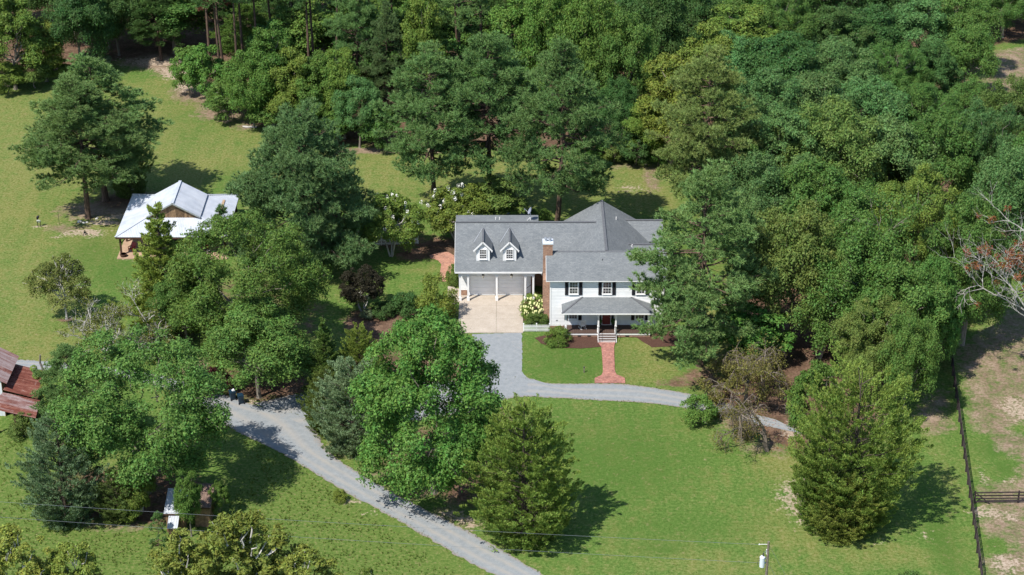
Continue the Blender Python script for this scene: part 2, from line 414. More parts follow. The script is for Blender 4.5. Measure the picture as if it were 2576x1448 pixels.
def fast_mesh(name, verts, k, mat, smooth=False):
    """verts: (n*k, 3) array, one k-gon for every k rows"""
    nv = len(verts); nf = nv // k
    me = D.meshes.new(name)
    me.vertices.add(nv); me.vertices.foreach_set('co', np.asarray(verts, dtype=np.float32).ravel())
    me.loops.add(nv); me.loops.foreach_set('vertex_index', np.arange(nv, dtype=np.int32))
    me.polygons.add(nf); me.polygons.foreach_set('loop_start', np.arange(0, nv, k, dtype=np.int32))
    me.polygons.foreach_set('loop_total', np.full(nf, k, dtype=np.int32))
    me.update(calc_edges=True)
    if mat: me.materials.append(MAT[mat])
    return me
def catmull(pts, n=8):
    P = [Vector(p) for p in pts]; out = []
    for i in range(len(P) - 1):
        a, b, c, d = P[max(i - 1, 0)], P[i], P[i + 1], P[min(i + 2, len(P) - 1)]
        for k in range(n):
            t = k / n
            out.append(0.5 * ((2 * b) + (c - a) * t + (2 * a - 5 * b + 4 * c - d) * t * t + (3 * b - a - 3 * c + d) * t ** 3))
    out.append(P[-1]); return out
# ------------------------------------------------------------------ ground
def build_ground():
    xs = np.concatenate([[-4000, -1200, -400, -170], np.arange(-115, 115.01, 1.0), [170, 400, 1200, 4000]])
    ys = np.concatenate([[-900, -300, -120], np.arange(-62, 190.01, 1.0), [260, 500, 1400, 5000]])
    X, Y = np.meshgrid(xs, ys); nx, ny = len(xs), len(ys)
    verts = np.stack([X.ravel(), Y.ravel(), np.zeros(X.size)], 1)
    me = D.meshes.new('ground')
    idx = np.arange(nx * ny).reshape(ny, nx)
    q = np.stack([idx[:-1, :-1].ravel(), idx[:-1, 1:].ravel(), idx[1:, 1:].ravel(), idx[1:, :-1].ravel()], 1)
    me.vertices.add(len(verts)); me.vertices.foreach_set('co', verts.astype(np.float32).ravel())
    me.loops.add(q.size); me.loops.foreach_set('vertex_index', q.ravel().astype(np.int32))
    me.polygons.add(len(q)); me.polygons.foreach_set('loop_start', np.arange(0, q.size, 4, dtype=np.int32))
    me.polygons.foreach_set('loop_total', np.full(len(q), 4, dtype=np.int32))
    me.update(calc_edges=True); me.materials.append(MAT['ground'])
    Z = {k: np.zeros(X.shape) for k in ('soil', 'pale', 'dry', 'straw', 'tall', 'green')}
    def blob(k, x, y, rx, ry, a=1.0):
        c = G(x, y); e = G(x + rx, y); f = G(x, y - ry)
        wx, wy = abs(e.x - c.x), abs(f.y - c.y)
        d = np.sqrt(((X - c.x) / wx) ** 2 + ((Y - c.y) / wy) ** 2)
        Z[k] = np.maximum(Z[k], a * np.clip(1.45 - d * 0.85, 0, 1))
    def area(k, pts, a=1.0, blur=2):
        P = [G(x, y) for x, y in pts]; ins = np.zeros(X.shape, bool)
        for i in range(len(P)):
            p, q_ = P[i], P[(i + 1) % len(P)]
            if abs(p.y - q_.y) < 1e-6: continue
            c = ((Y >= min(p.y, q_.y)) & (Y < max(p.y, q_.y))) & (X < (q_.x - p.x) * (Y - p.y) / (q_.y - p.y) + p.x)
            ins ^= c
        m = ins.astype(float)
        for _ in range(blur):
            m = (m + np.roll(m, 1, 0) + np.roll(m, -1, 0) + np.roll(m, 1, 1) + np.roll(m, -1, 1)) / 5.0
        Z[k] = np.maximum(Z[k], a * m)
    # woods: leaf and needle litter
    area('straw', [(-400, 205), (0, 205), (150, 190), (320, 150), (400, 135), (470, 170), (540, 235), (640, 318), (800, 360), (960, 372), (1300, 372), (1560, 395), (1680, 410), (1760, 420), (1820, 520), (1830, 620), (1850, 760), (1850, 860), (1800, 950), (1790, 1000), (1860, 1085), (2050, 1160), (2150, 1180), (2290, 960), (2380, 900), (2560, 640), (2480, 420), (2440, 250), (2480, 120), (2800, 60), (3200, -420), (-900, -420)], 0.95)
    area('soil', [(2395, 880), (2420, 1000), (2450, 1180), (2475, 1460), (3000, 1460), (3000, 880), (2700, 740), (2560, 760)], 0.80)
    area('soil', [(2440, 250), (2480, 130), (2800, 90), (3000, 300), (2900, 520), (2600, 420)], 0.82)
    area('soil', [(2300, 1010), (2390, 960), (2410, 1090), (2330, 1110), (2290, 1060)], 0.8)
    for a in [(2500, 1130, 40, 22), (2530, 1180, 30, 20), (2560, 1100, 40, 14), (2500, 1370, 22, 14), (2450, 1010, 30, 12), (2480, 985, 40, 10)]: blob('green', *a)
    for a in [(2505, 1170, 60, 40), (2470, 1120, 30, 30), (2500, 1375, 40, 18), (2570, 1080, 30, 14)]:
        c = G(a[0], a[1]); e = G(a[0] + a[2], a[1]); f = G(a[0], a[1] - a[3])
        d = np.sqrt(((X - c.x) / abs(e.x - c.x)) ** 2 + ((Y - c.y) / abs(f.y - c.y)) ** 2)
        Z['soil'] *= np.clip(d * 0.9 - 0.25, 0.15, 1)
    for a in [(2560, 1030, 40, 30, .7), (2480, 1290, 40, 14, .8), (2540, 1300, 30, 10, .7), (2530, 1420, 40, 24, .7), (2470, 1200, 10, 30, .5), (2540, 1210, 16, 10, .6)]: blob('pale', *a)
    # bare ground at the upper meadow
    for a in [(370, 150, 70, 22, 1), (430, 165, 50, 26, 1), (485, 225, 50, 34, 1), (560, 285, 70, 20, .95), (620, 318, 40, 10, .9), (920, 380, 90, 8, .95), (1100, 378, 90, 8, .9), (1560, 418, 80, 8, .7), (1640, 450, 22, 40, .8)]: blob('soil', *a)
    for a in [(400, 155, 60, 10, 1), (445, 182, 34, 16, 1), (472, 215, 26, 16, .95), (395, 175, 30, 6, .6), (300, 150, 20, 6, .5), (630, 322, 20, 4, .6), (1590, 475, 40, 12, .5)]: blob('pale', *a)
    area('soil', [(320, 140), (460, 125), (500, 200), (560, 270), (650, 325), (540, 305), (470, 245), (430, 195), (340, 170)], 1.0, 2)
    # below the two pines on the left
    for a in [(250, 530, 110, 22, .95), (330, 500, 70, 26, .9), (170, 575, 60, 12, .8)]: blob('soil', *a)
    blob('straw', 300, 505, 70, 22, .9)
    for a in [(265, 560, 50, 6, .9), (215, 585, 50, 8, .8), (170, 592, 30, 5, .7), (140, 600, 16, 4, .6), (240, 592, 30, 6, .7), (305, 545, 30, 7, .9), (98, 571, 10, 4, 1), (330, 640, 34, 14, .5)]: blob('pale', *a)
    # dooryard, beds and shade
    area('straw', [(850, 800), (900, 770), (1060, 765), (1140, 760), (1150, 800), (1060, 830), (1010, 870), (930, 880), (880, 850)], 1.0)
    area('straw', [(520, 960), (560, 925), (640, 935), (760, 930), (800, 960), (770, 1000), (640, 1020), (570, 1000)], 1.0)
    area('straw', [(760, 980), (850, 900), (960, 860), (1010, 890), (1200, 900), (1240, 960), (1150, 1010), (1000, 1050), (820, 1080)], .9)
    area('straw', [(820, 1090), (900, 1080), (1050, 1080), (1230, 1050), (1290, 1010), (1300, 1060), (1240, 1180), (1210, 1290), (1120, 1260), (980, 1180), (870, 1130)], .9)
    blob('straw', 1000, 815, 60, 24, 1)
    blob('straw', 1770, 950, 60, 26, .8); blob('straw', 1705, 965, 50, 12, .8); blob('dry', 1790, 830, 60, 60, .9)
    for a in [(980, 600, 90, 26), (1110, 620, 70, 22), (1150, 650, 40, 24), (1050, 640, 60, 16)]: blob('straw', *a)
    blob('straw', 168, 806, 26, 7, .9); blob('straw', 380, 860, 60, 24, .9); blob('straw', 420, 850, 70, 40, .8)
    blob('soil', 490, 930, 36, 40, .9); blob('pale', 510, 965, 22, 30, .95); blob('pale', 600, 1012, 50, 8, .9)
    # verge of the drive
    for a in [(860, 1130, 60, 22), (940, 1190, 60, 24), (1040, 1240, 60, 24), (1120, 1290, 60, 24), (1190, 1320, 50, 20)]: blob('soil', *a, .72)
    for a in [(1130, 1290, 36, 9, .7), (1190, 1325, 30, 10, .7), (1165, 1305, 30, 8, .8), (1000, 1215, 30, 7, .6), (880, 1262, 26, 6, .8), (930, 1290, 30, 8, .6), (1060, 1360, 30, 6, .5)]: blob('pale', *a)
    for a in [(1700, 965, 60, 12, .7), (1570, 975, 30, 6, .5), (1860, 1060, 60, 20, .85), (1950, 1120, 50, 30, .8), (1890, 1120, 60, 30, .6)]: blob('soil', *a)
    for a in [(2025, 1255, 62, 56, .72), (2050, 1310, 50, 22, .65), (2010, 1210, 20, 14, .6), (1990, 1085, 26, 22, .8), (2330, 1345, 20, 8, .7), (2220, 1370, 18, 5, .6), (1870, 1040, 30, 9, .8), (1985, 1030, 26, 16, .6)]: blob('pale', *a)
    # under the group of trees by the sheds
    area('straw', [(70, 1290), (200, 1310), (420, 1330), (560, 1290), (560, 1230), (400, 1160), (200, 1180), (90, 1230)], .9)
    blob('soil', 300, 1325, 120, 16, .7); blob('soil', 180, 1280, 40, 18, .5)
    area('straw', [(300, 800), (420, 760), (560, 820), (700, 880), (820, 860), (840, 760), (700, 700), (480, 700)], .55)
    # yellowing turf
    area('dry', [(-200, 1500), (-200, 240), (240, 230), (440, 190), (620, 330), (760, 360), (1000, 385), (1670, 420), (1680, 540), (1300, 540), (900, 500), (560, 440), (300, 640), (200, 720), (150, 900), (0, 920)], .6, 4)
    area('dry', [(1560, 850), (1700, 870), (1690, 975), (1560, 965)], .75)
    for a in [(60, 640, 80, 90, .5), (120, 870, 150, 50, .7), (60, 880, 140, 22, .8), (640, 480, 70, 40, .3), (430, 260, 70, 30, .5), (540, 330, 80, 24, .6), (1990, 1170, 80, 40, .6), (2000, 1330, 120, 60, .55), (2260, 1400, 120, 24, .5), (1800, 1420, 200, 24, .45), (800, 1290, 40, 40, .5), (700, 1220, 60, 30, .4), (1640, 480, 60, 40, .8), (1580, 300, 40, 10, .5), (1050, 680, 40, 10, .5)]: blob('dry', *a)
    for a in [(230, 640, 60, 40, .8), (300, 680, 60, 40, .8), (470, 310, 60, 60, .3), (1560, 1150, 160, 90, .8), (1440, 900, 110, 60, .85), (2360, 1330, 34, 140, 1), (1700, 1330, 160, 40, .5), (1420, 1060, 60, 20, .5), (1660, 1380, 60, 16, .8), (1050, 660, 50, 14, .6), (580, 450, 60, 30, .3)]: blob('green', *a)
    area('tall', [(-300, 1600), (-300, 1085), (60, 1085), (120, 1240), (250, 1330), (420, 1330), (560, 1200), (600, 1085), (700, 1140), (880, 1250), (1080, 1380), (1230, 1460), (1100, 1700)], 1.0, 3)
    area('tall', [(-300, 260), (0, 245), (60, 215), (130, 190), (0, 170), (-300, 200)], .9)
    for a, ks in (('zone_a', ('soil', 'pale', 'dry')), ('zone_b', ('straw', 'tall', 'green'))):
        at = me.color_attributes.new(a, 'FLOAT_COLOR', 'POINT')
        arr = np.ones((nx * ny, 4), np.float32)
        for i, k in enumerate(ks): arr[:, i] = Z[k].ravel()
        at.data.foreach_set('color', arr.ravel())
    structure(link('ground', me))
build_ground()

rnd = random.Random(7)
EDGES = []
def ribbon(name, left, right, z, mat, n=7, jit=0.12):
    A = catmull([G(x, y) for x, y in left], n); B = catmull([G(x, y) for x, y in right], n)
    m = len(A); B = B[:m]; EDGES.extend([A, B])
    verts, faces, uvs = [], [], []
    K = 8
    for i in range(m):
        ja, jb = rnd.uniform(-jit, jit), rnd.uniform(-jit, jit)
        d = (B[i] - A[i]); w = d.length
        for k in range(K + 1):
            t = k / K
            p = A[i] + d * t
            if k == 0: p = p + d / w * ja
            if k == K: p = p + d / w * jb
            verts.append((p.x, p.y, z)); uvs.append((t, i))
    for i in range(m - 1):
        for k in range(K):
            a = i * (K + 1) + k; faces.append((a, a + 1, a + K + 2, a + K + 1))
    me = D.meshes.new(name); me.from_pydata(verts, [], faces); me.materials.append(MAT[mat])
    ul = me.uv_layers.new(name='UVMap').data
    for li, lp in enumerate(me.loops): ul[li].uv = uvs[lp.vertex_index]
    for pl in me.polygons:
        if pl.normal.z < 0: me.flip_normals(); break
    return structure(link(name, me))
def sheet(name, pts, z, mat, jit=0.0, sub=1, world=False, thick=0.0):
    P = [Vector(p) if world else G(*p) for p in pts]; out = []
    for i in range(len(P)):
        a, b = P[i], P[(i + 1) % len(P)]; k = max(1, int((b - a).length / sub)) if sub else 1
        for j in range(k):
            p = a.lerp(b, j / k)
            if jit: p = p + Vector((rnd.uniform(-jit, jit), rnd.uniform(-jit, jit), 0))
            out.append((p.x, p.y, z))
    ar = sum(out[i][0] * out[(i + 1) % len(out)][1] - out[(i + 1) % len(out)][0] * out[i][1] for i in range(len(out)))
    if ar < 0: out.reverse()
    n = len(out); zt = z + thick
    top = [(x, y, zt) for x, y, _ in out]
    tri = [tuple(t) for t in tessellate_polygon([[Vector(p) for p in top]])]
    fixed = []
    for a, b, c in tri:
        cr = (top[b][0] - top[a][0]) * (top[c][1] - top[a][1]) - (top[b][1] - top[a][1]) * (top[c][0] - top[a][0])
        fixed.append((a, b, c) if cr > 0 else (a, c, b))
    verts = list(top)
    if thick:
        verts += [(x, y, z) for x, y, _ in out]
        fixed += [(i + n, (i + 1) % n + n, (i + 1) % n, i) for i in range(n)]
    me = D.meshes.new(name); me.from_pydata(verts, [], fixed); me.materials.append(MAT[mat]); box_uv(me)
    return structure(link(name, me))

ribbon('gravel_drive',
       [(1365, 1500), (1185, 1418), (1030, 1326), (871, 1239), (729, 1153), (668, 1121), (600, 1088), (556, 1062), (505, 1020), (430, 982), (330, 957), (200, 940), (40, 929), (-140, 926)],
       [(1456, 1500), (1274, 1391), (1120, 1308), (992, 1242), (871, 1171), (818, 1128), (793, 1085), (740, 1040), (640, 1020), (548, 988), (400, 945), (200, 917), (40, 906), (-140, 903)], 0.020, 'gravel', 22, 0.17)
ribbon('gravel_loop',
       [(790, 1082), (900, 1076), (1000, 1066), (1120, 1046), (1230, 1020), (1300, 1000), (1380, 1001), (1500, 1008), (1620, 1014), (1720, 1027), (1800, 1047), (1870, 1062), (1950, 1078), (2030, 1095)],
       [(640, 1015), (770, 988), (900, 972), (1020, 965), (1130, 960), (1240, 958), (1325, 952), (1380, 965), (1480, 966), (1575, 968), (1690, 984), (1800, 1005), (1870, 1034), (1950, 1056), (2030, 1076)], 0.026, 'gravel', 20, 0.14)
sheet('gravel_apron', [(1190, 842), (1313, 838), (1313, 935), (1330, 955), (1326, 985), (1240, 1010), (1185, 985), (1170, 910)], 0.032, 'gravel', 0.08, 0.35)
for d_ in D.objects['gravel_apron'].data.uv_layers[0].data: d_.uv = (0.48, 0.5)
# the turf edging of soil between the drive and the front lawn, mulch bed and brick walks
sheet('mulch_bed', [(1345, 852), (1362, 866), (1400, 876), (1460, 878), (1512, 874), (1512, 850), (1600, 850), (1640, 875), (1700, 872), (1720, 850), (1690, 835), (1400, 835)], 0.036, 'mulch', 0.05, 0.5)
sheet('side_bed', [(1316, 808), (1384, 808), (1384, 745), (1350, 735), (1318, 745)], 0.036, 'mulch', 0.05, 0.5)
def w3(pts): return [(x * 2576 / 3000, y * 2576 / 3000) for x, y in pts]
C1 = lambda x, y: ((1300 + x / 2.413) * 2576 / 3000, (550 + y / 2.413) * 2576 / 3000)
sheet('brick_walk', [C1(*p) for p in [(1088, 1094), (1215, 1094), (1204, 1130), (1206, 1200), (1210, 1300), (1222, 1325), (1280, 1350), (1283, 1386), (1066, 1384), (1068, 1350), (1115, 1330), (1126, 1305), (1120, 1200), (1114, 1130)]], 0.03, 'brick_walk', 0.0, 0, thick=0.05)
sheet('brick_path', w3([(1287, 826), (1320, 826), (1321, 792), (1334, 770), (1330, 750), (1312, 740), (1290, 742), (1258, 750), (1262, 758), (1283, 764), (1293, 776), (1289, 800)]), 0.03, 'brick_path', 0.0, 0, thick=0.04)

# concrete apron in front of the garage: poured slabs with tooled joints
pad = structure(empty('concrete_pad', (-1.8, 6.0, 0)))
def pad_slabs():
    xs = [-6.15, -1.80, 1.27]
    y0 = G3(1343, 977).y; y1 = 11.05
    ys = [y0, y0 + (y1 - y0) * 0.36, y0 + (y1 - y0) * 0.72, y1]
    for i in range(2):
        for j in range(3):
            x0, x1 = xs[i] + 0.012, xs[i + 1] - 0.012; a, b = ys[j] + 0.012, ys[j + 1] - 0.012
            MB().box(x0, x1, a, b, 0.0, 0.085).build('slab', 'concrete', pad)
    MB().box(-6.75, -6.17, 9.4, 12.8, 0.0, 0.080).build('slab', 'concrete', pad)
    MB().box(-7.6, -6.77, 10.6, 13.4, 0.0, 0.075).build('slab', 'concrete', pad)
pad_slabs()

# ------------------------------------------------------------------ house
HX = 10.70
house = empty('farmhouse', (HX, 6.0, 0))
tag(house, 'white farmhouse with grey shingle roofs, brick chimney, porch and two-door garage wing', 'house')
def board_mesh(lx, ly, h=0.19, t=0.022):
    """one lap board running along x (or y) centred at its foot"""
    m = MB()
    if lx: m.hexa([(-lx / 2, -t - 0.012, 0), (lx / 2, -t - 0.012, 0), (lx / 2, 0, 0), (-lx / 2, 0, 0)], [(-lx / 2, -0.008, h), (lx / 2, -0.008, h), (lx / 2, 0, h), (-lx / 2, 0, h)])
    else:
        s = 1 if ly > 0 else -1; l = abs(ly)
        o = [(s * (t + 0.012), -l / 2, 0), (s * (t + 0.012), l / 2, 0), (0, l / 2, 0), (0, -l / 2, 0)]; u = [(s * 0.008, -l / 2, h), (s * 0.008, l / 2, h), (0, l / 2, h), (0, -l / 2, h)]
        if s < 0: o.reverse(); u.reverse()
        m.hexa(o, u)
    return m.mesh('siding_board', mat='siding')
def siding_x(x0, x1, y, z0, z1, par, step=0.185):
    me = board_mesh(x1 - x0, 0); z = z0
    while z < z1 - 0.03:
        o = link('siding_board', me, par); o.location = Vector(((x0 + x1) / 2, y - 0.001, z)) - wloc(par); z += step
def siding_y(y0, y1, x, z0, z1, par, side, gable=None, step=0.185):
    z = z0
    while z < z1 - 0.03:
        a, b = (y0, y1) if gable is None else gable(z + step)
        if b - a > 0.3:
            o = link('siding_board', board_mesh(0, side * (b - a)), par); o.location = Vector((x, (a + b) / 2, z)) - wloc(par)
        z += step
def window(par, xc, y, z0, z1, w, cols=3, rows=4, name='window', trim=0.09, sill=True):
    """sash window in a wall that faces -y; parts stand proud of the boards"""
    f = MB(); yo = y - 0.075
    f.box(xc - w / 2 - trim, xc - w / 2, yo, y + 0.02, z0 - 0.02, z1 + trim)
    f.box(xc + w / 2, xc + w / 2 + trim, yo, y + 0.02, z0 - 0.02, z1 + trim)
    f.box(xc - w / 2, xc + w / 2, yo + 0.003, y + 0.02, z1, z1 + trim - 0.003)
    win = f.build(name, 'white_paint', par)
    zm = (z0 + z1) / 2
    mb = MB(); mb.box(xc - w / 2 + 0.002, xc + w / 2 - 0.002, yo + 0.008, y, zm - 0.03, zm + 0.03)
    mb.box(xc - w / 2 + 0.002, xc + w / 2 - 0.002, yo + 0.010, y, z0, z0 + 0.05); mb.box(xc - w / 2 + 0.002, xc + w / 2 - 0.002, yo + 0.010, y, z1 - 0.045, z1 - 0.002)
    mb.build('sash', 'white_paint', win)
    pw = w / cols; ph = (z1 - z0) / rows
    pm = MB().box(-pw / 2, pw / 2, 0, 0.012, -ph / 2, ph / 2).mesh('pane', mat='window_glass')
    for i in range(cols):
        for j in range(rows):
            o = link('pane', pm, win); o.location = Vector((xc - w / 2 + pw * (i + 0.5), yo + 0.045, z0 + ph * (j + 0.5))) - wloc(win)
    for i in range(1, cols): MB().box(xc - w / 2 + pw * i - 0.014, xc - w / 2 + pw * i + 0.014, yo + 0.022, yo + 0.044, z0 + 0.03, z1 - 0.03).build('muntin', 'white_paint', win)
    for j in range(1, rows):
        if abs(z0 + ph * j - zm) > 0.05: MB().box(xc - w / 2 + 0.003, xc + w / 2 - 0.003, yo + 0.025, yo + 0.044, z0 + ph * j - 0.014, z0 + ph * j + 0.014).build('muntin', 'white_paint', win)
    if sill: MB().box(xc - w / 2 - trim - 0.04, xc + w / 2 + trim + 0.04, yo - 0.07, y + 0.01, z0 - 0.09, z0 - 0.022).build('sill', 'white_paint', win)
    return win
def shutter(par, xc, y, z0, z1, w=0.37):
    m = MB(); yo = y - 0.07
    m.box(xc - w / 2, xc - w / 2 + 0.06, yo, y, z0, z1); m.box(xc + w / 2 - 0.06, xc + w / 2, yo, y, z0, z1)
    for a, b in ((z0, z0 + 0.08), (z1 - 0.08, z1), ((z0 + z1) / 2 - 0.04, (z0 + z1) / 2 + 0.04)): m.box(xc - w / 2 + 0.061, xc + w / 2 - 0.061, yo + 0.002, y, a, b)
    z = z0 + 0.10
    while z < z1 - 0.12:
        m.hexa([(xc - w / 2 + 0.061, yo + 0.012, z), (xc + w / 2 - 0.061, yo + 0.012, z), (xc + w / 2 - 0.061, y - 0.01, z + 0.03), (xc - w / 2 + 0.061, y - 0.01, z + 0.03)],
               [(xc - w / 2 + 0.061, yo + 0.012, z + 0.012), (xc + w / 2 - 0.061, yo + 0.012, z + 0.012), (xc + w / 2 - 0.061, y - 0.01, z + 0.042), (xc - w / 2 + 0.061, y - 0.01, z + 0.042)]); z += 0.055
    o = m.build('shutter', 'black_paint', par); o['label'] = 'black louvred shutter'
    return o
def build_house():
    H = house
    X0, X1, YF, YB = 4.33, 17.07, 2.85, 8.65
    EZ, RZ, RY, s = 6.45, 8.45, 5.75, 0.60
    # --- front block
    MB().box(X0, X1, YF, YB, 0.42, 6.40).build('wall', 'siding', H)
    MB().box(X0 - 0.03, X1 + 0.03, YF - 0.03, YB + 0.03, 0.0, 0.40).build('foundation', 'brick', H)
    siding_x(X0, X1, YF, 0.43, 6.38, H)
    gab = lambda z: (YF + max(0, (z - 6.2) / s), YB - max(0, (z - 6.2) / s))
    siding_y(YF, YB, X0, 0.43, 7.9, H, -1, gab); siding_y(YF, YB, X1, 0.43, 7.9, H, 1, gab)
    for xx, d in ((X0, 1), (X1 - 0.25, 1)):
        MB().prism([(xx, YF + 0.05, 6.40), (xx, YB - 0.05, 6.40), (xx, RY, 8.08)], (0.25, 0, 0)).build('gable', 'siding', H)
    for xx in (X0, X1): 
        MB().box(xx - 0.06 if xx == X0 else xx - 0.10, xx + 0.10 if xx == X0 else xx + 0.06, YF - 0.06, YF + 0.04, 0.42, 6.36).build('corner_board', 'white_paint', H)
    o = 0.52
    rf = MB(); yf, yb = YF - o, YB + o
    zf = RZ - (RY - yf) * s; zb = RZ - (yb - RY) * s
    xa, xb = X0 - 0.48, X1 + 0.48
    roof = rf.slab([(xa, yf, zf), (xb, yf, zf), (xb, RY, RZ), (xa, RY, RZ)], 0.14).slab([(xa, RY, RZ), (xb, RY, RZ), (xb, yb, zb), (xa, yb, zb)], 0.14).build('roof', 'shingle', H)
    MB().slab([(xa - 0.01, RY - 0.16, RZ - 0.06), (xb + 0.01, RY - 0.16, RZ - 0.06), (xb + 0.01, RY, RZ + 0.035), (xa - 0.01, RY, RZ + 0.035)], 0.05).slab([(xa - 0.01, RY, RZ + 0.035), (xb + 0.01, RY, RZ + 0.035), (xb + 0.01, RY + 0.16, RZ - 0.06), (xa - 0.01, RY + 0.16, RZ - 0.06)], 0.05).build('ridge_cap', 'ridge_cap', roof)
    MB().box(xa + 0.01, xb - 0.01, yf - 0.035, yf - 0.003, zf - 0.13, zf - 0.05).build('fascia', 'white_paint', roof)
    MB().box(xa + 0.02, xb - 0.02, yf + 0.01, YF - 0.04, zf - 0.17, zf - 0.142).build('soffit', 'white_paint', roof)
    for xx in (xa - 0.035, xb + 0.005):
        MB().prism([(xx, yf, zf - 0.19), (xx, RY, RZ - 0.19), (xx, RY, RZ - 0.02), (xx, yf, zf - 0.02)][::-1], (0.03, 0, 0)).prism([(xx, RY + 0.001, RZ - 0.19), (xx, yb, zb - 0.19), (xx, yb, zb - 0.02), (xx, RY + 0.001, RZ - 0.02)][::-1], (0.03, 0, 0)).build('rake_board', 'white_paint', roof)
    MB().tube([(10.2, 4.65, 7.6), (10.2, 4.65, 8.0)], 0.035, 6).build('vent_pipe', 'dark_metal', roof)
    # windows with shutters
    for xc in (6.94, HX, 14.47):
        window(H, xc, YF - 0.02, 4.50, 5.98, 0.86); shutter(H, xc - 0.79, YF - 0.03, 4.36, 6.05); shutter(H, xc + 0.79, YF - 0.03, 4.36, 6.05)
    for xc in (6.92, 14.48):
        window(H, xc, YF - 0.02, 1.30, 2.85, 0.86); shutter(H, xc - 0.79, YF - 0.03, 1.16, 2.92); shutter(H, xc + 0.79, YF - 0.03, 1.16, 2.92)
    # --- porch
    PX0, PX1, PF = 5.85, 15.55, 0.85
    m = MB(); n = 40
    bw = (PX1 - PX0) / n
    m.box(PX0, PX1, PF + 0.02, YF - 0.05, 0.40, 0.50)
    deck = m.build('porch_floor', 'deck_brown', H)
    bm_ = MB().box(-bw / 2 + 0.006, bw / 2 - 0.006, PF - 0.05, YF - 0.06, 0.503, 0.535).mesh('floor_board', Vector((0, 6, 0)), 'deck_brown')
    for i in range(n):
        b = link('floor_board', bm_, deck); b.location = (PX0 + bw * (i + 0.5) - HX, 0, 0)
    MB().box(PX0 - 0.02, PX1 + 0.02, PF - 0.02, PF + 0.015, 0.28, 0.49).build('porch_skirt', 'white_paint', H)
    MB().box(PX0, PX1, PF + 0.03, PF + 0.2, 0.0, 0.39).box(PX0, PX0 + 0.2, PF + 0.21, YF - 0.06, 0, 0.39).box(PX1 - 0.2, PX1, PF + 0.21, YF - 0.06, 0, 0.39).build('porch_foundation', 'brick', H)
    for xv in (7.6, 8.7, 13.0): MB().box(xv - 0.2, xv + 0.2, PF + 0.0, PF + 0.028, 0.08, 0.24).build('crawl_vent', 'dark_metal', H)
    ex0, ex1, ey = 5.58, 15.82, 0.48
    ez, tz = 3.22, 4.10
    hx0, hx1 = 7.95, 13.45
    ty = YF - 0.035
    pr = MB().slab([(ex0, ey, ez), (ex1, ey, ez), (hx1, ty, tz), (hx0, ty, tz)], 0.10).slab([(ex0, ty, ez), (ex0, ey, ez), (hx0, ty, tz)], 0.10).slab([(ex1, ey, ez), (ex1, ty, ez), (hx1, ty, tz)], 0.10).build('porch_roof', 'shingle', H)
    for a, b in (((ex0, ey, ez), (hx0, ty - 0.02, tz)), ((ex1, ey, ez), (hx1, ty - 0.02, tz))):
        MB().bar(Vector(a) + Vector((0, 0, .02)), Vector(b) + Vector((0, 0, .02)), 0.20, 0.05).build('hip_cap', 'ridge_cap', pr)
    MB().box(hx0 - 0.3, hx1 + 0.3, ty - 0.05, ty - 0.005, tz - 0.02, tz + 0.12).build('flashing', 'white_paint', pr)
    MB().bar((ex0 - 0.03, YF - 0.08, ez + 0.02), (hx0 - 0.1, YF - 0.08, tz + 0.05), 0.04, 0.14).bar((ex1 + 0.03, YF - 0.08, ez + 0.02), (hx1 + 0.1, YF - 0.08, tz + 0.05), 0.04, 0.14).build('flashing', 'white_paint', pr)
    MB().box(ex0 + 0.01, ex1 - 0.01, ey - 0.03, ey - 0.002, ez - 0.16, ez - 0.01).box(ex0 - 0.025, ex0 - 0.003, ey - 0.03, YF - 0.08, ez - 0.16, ez - 0.01).box(ex1 + 0.003, ex1 + 0.025, ey - 0.03, YF - 0.08, ez - 0.16, ez - 0.01).build('fascia', 'white_paint', pr)
    MB().box(ex0 + 0.05, ex1 - 0.05, ey + 0.02, YF - 0.06, ez - 0.17, ez - 0.13).build('ceiling', 'white_paint', pr)
    MB().box(6.0, 15.4, 0.92, 1.08, 2.80, ez - 0.18).build('beam', 'white_paint', pr)
    for xp in (6.05, 9.72, 11.68, 15.35):
        p = MB().box(xp - 0.09, xp + 0.09, 0.93, 1.11, 0.537, 2.798)
        p = p.build('porch_post', 'white_paint', H)
        MB().box(xp - 0.13, xp + 0.13, 0.89, 1.15, 0.538, 0.80).box(xp - 0.12, xp + 0.12, 0.90, 1.14, 1.30, 1.40).box(xp - 0.13, xp + 0.13, 0.89, 1.15, 2.66, 2.796).build('post_trim', 'white_paint', p)
        MB().box(xp - 0.12, xp + 0.12, 0.90, 1.14, 0.80, 1.05).build('post_base', 'white_paint', p)
    # steps
    nst = 4; rise = 0.53 / nst; run = 0.31
    sx0, sx1 = 9.70, 11.70
    for i in range(nst):
        z = 0.53 - rise * (i + 1) + 0.02; y = PF - 0.06 - run * i
        t = MB().box(sx0, sx1, y - run - 0.03, y - 0.001, z + rise * 0 - 0.035, z)
        t = t.build('stair_tread', 'deck_brown', H)
        MB().box(sx0 + 0.002, sx1 - 0.002, y - 0.03, y - 0.002, z + 0.001, z + rise - 0.036).build('riser', 'white_paint', t)
    MB().box(sx0 + 0.002, sx1 - 0.002, PF - 0.06 - run * nst - 0.02, PF - 0.06 - run * nst + 0.008, 0.0, rise * 0.85).build('riser', 'white_paint', t)
    for xx in (sx0 - 0.05, sx1 + 0.002):
        MB().prism([(xx, PF - 0.06, 0.50), (xx, PF - 0.10 - run * nst, 0.10), (xx, PF - 0.10 - run * nst, 0.0), (xx, PF - 0.06, 0.0)], (0.048, 0, 0)).build('stringer', 'white_paint', H)
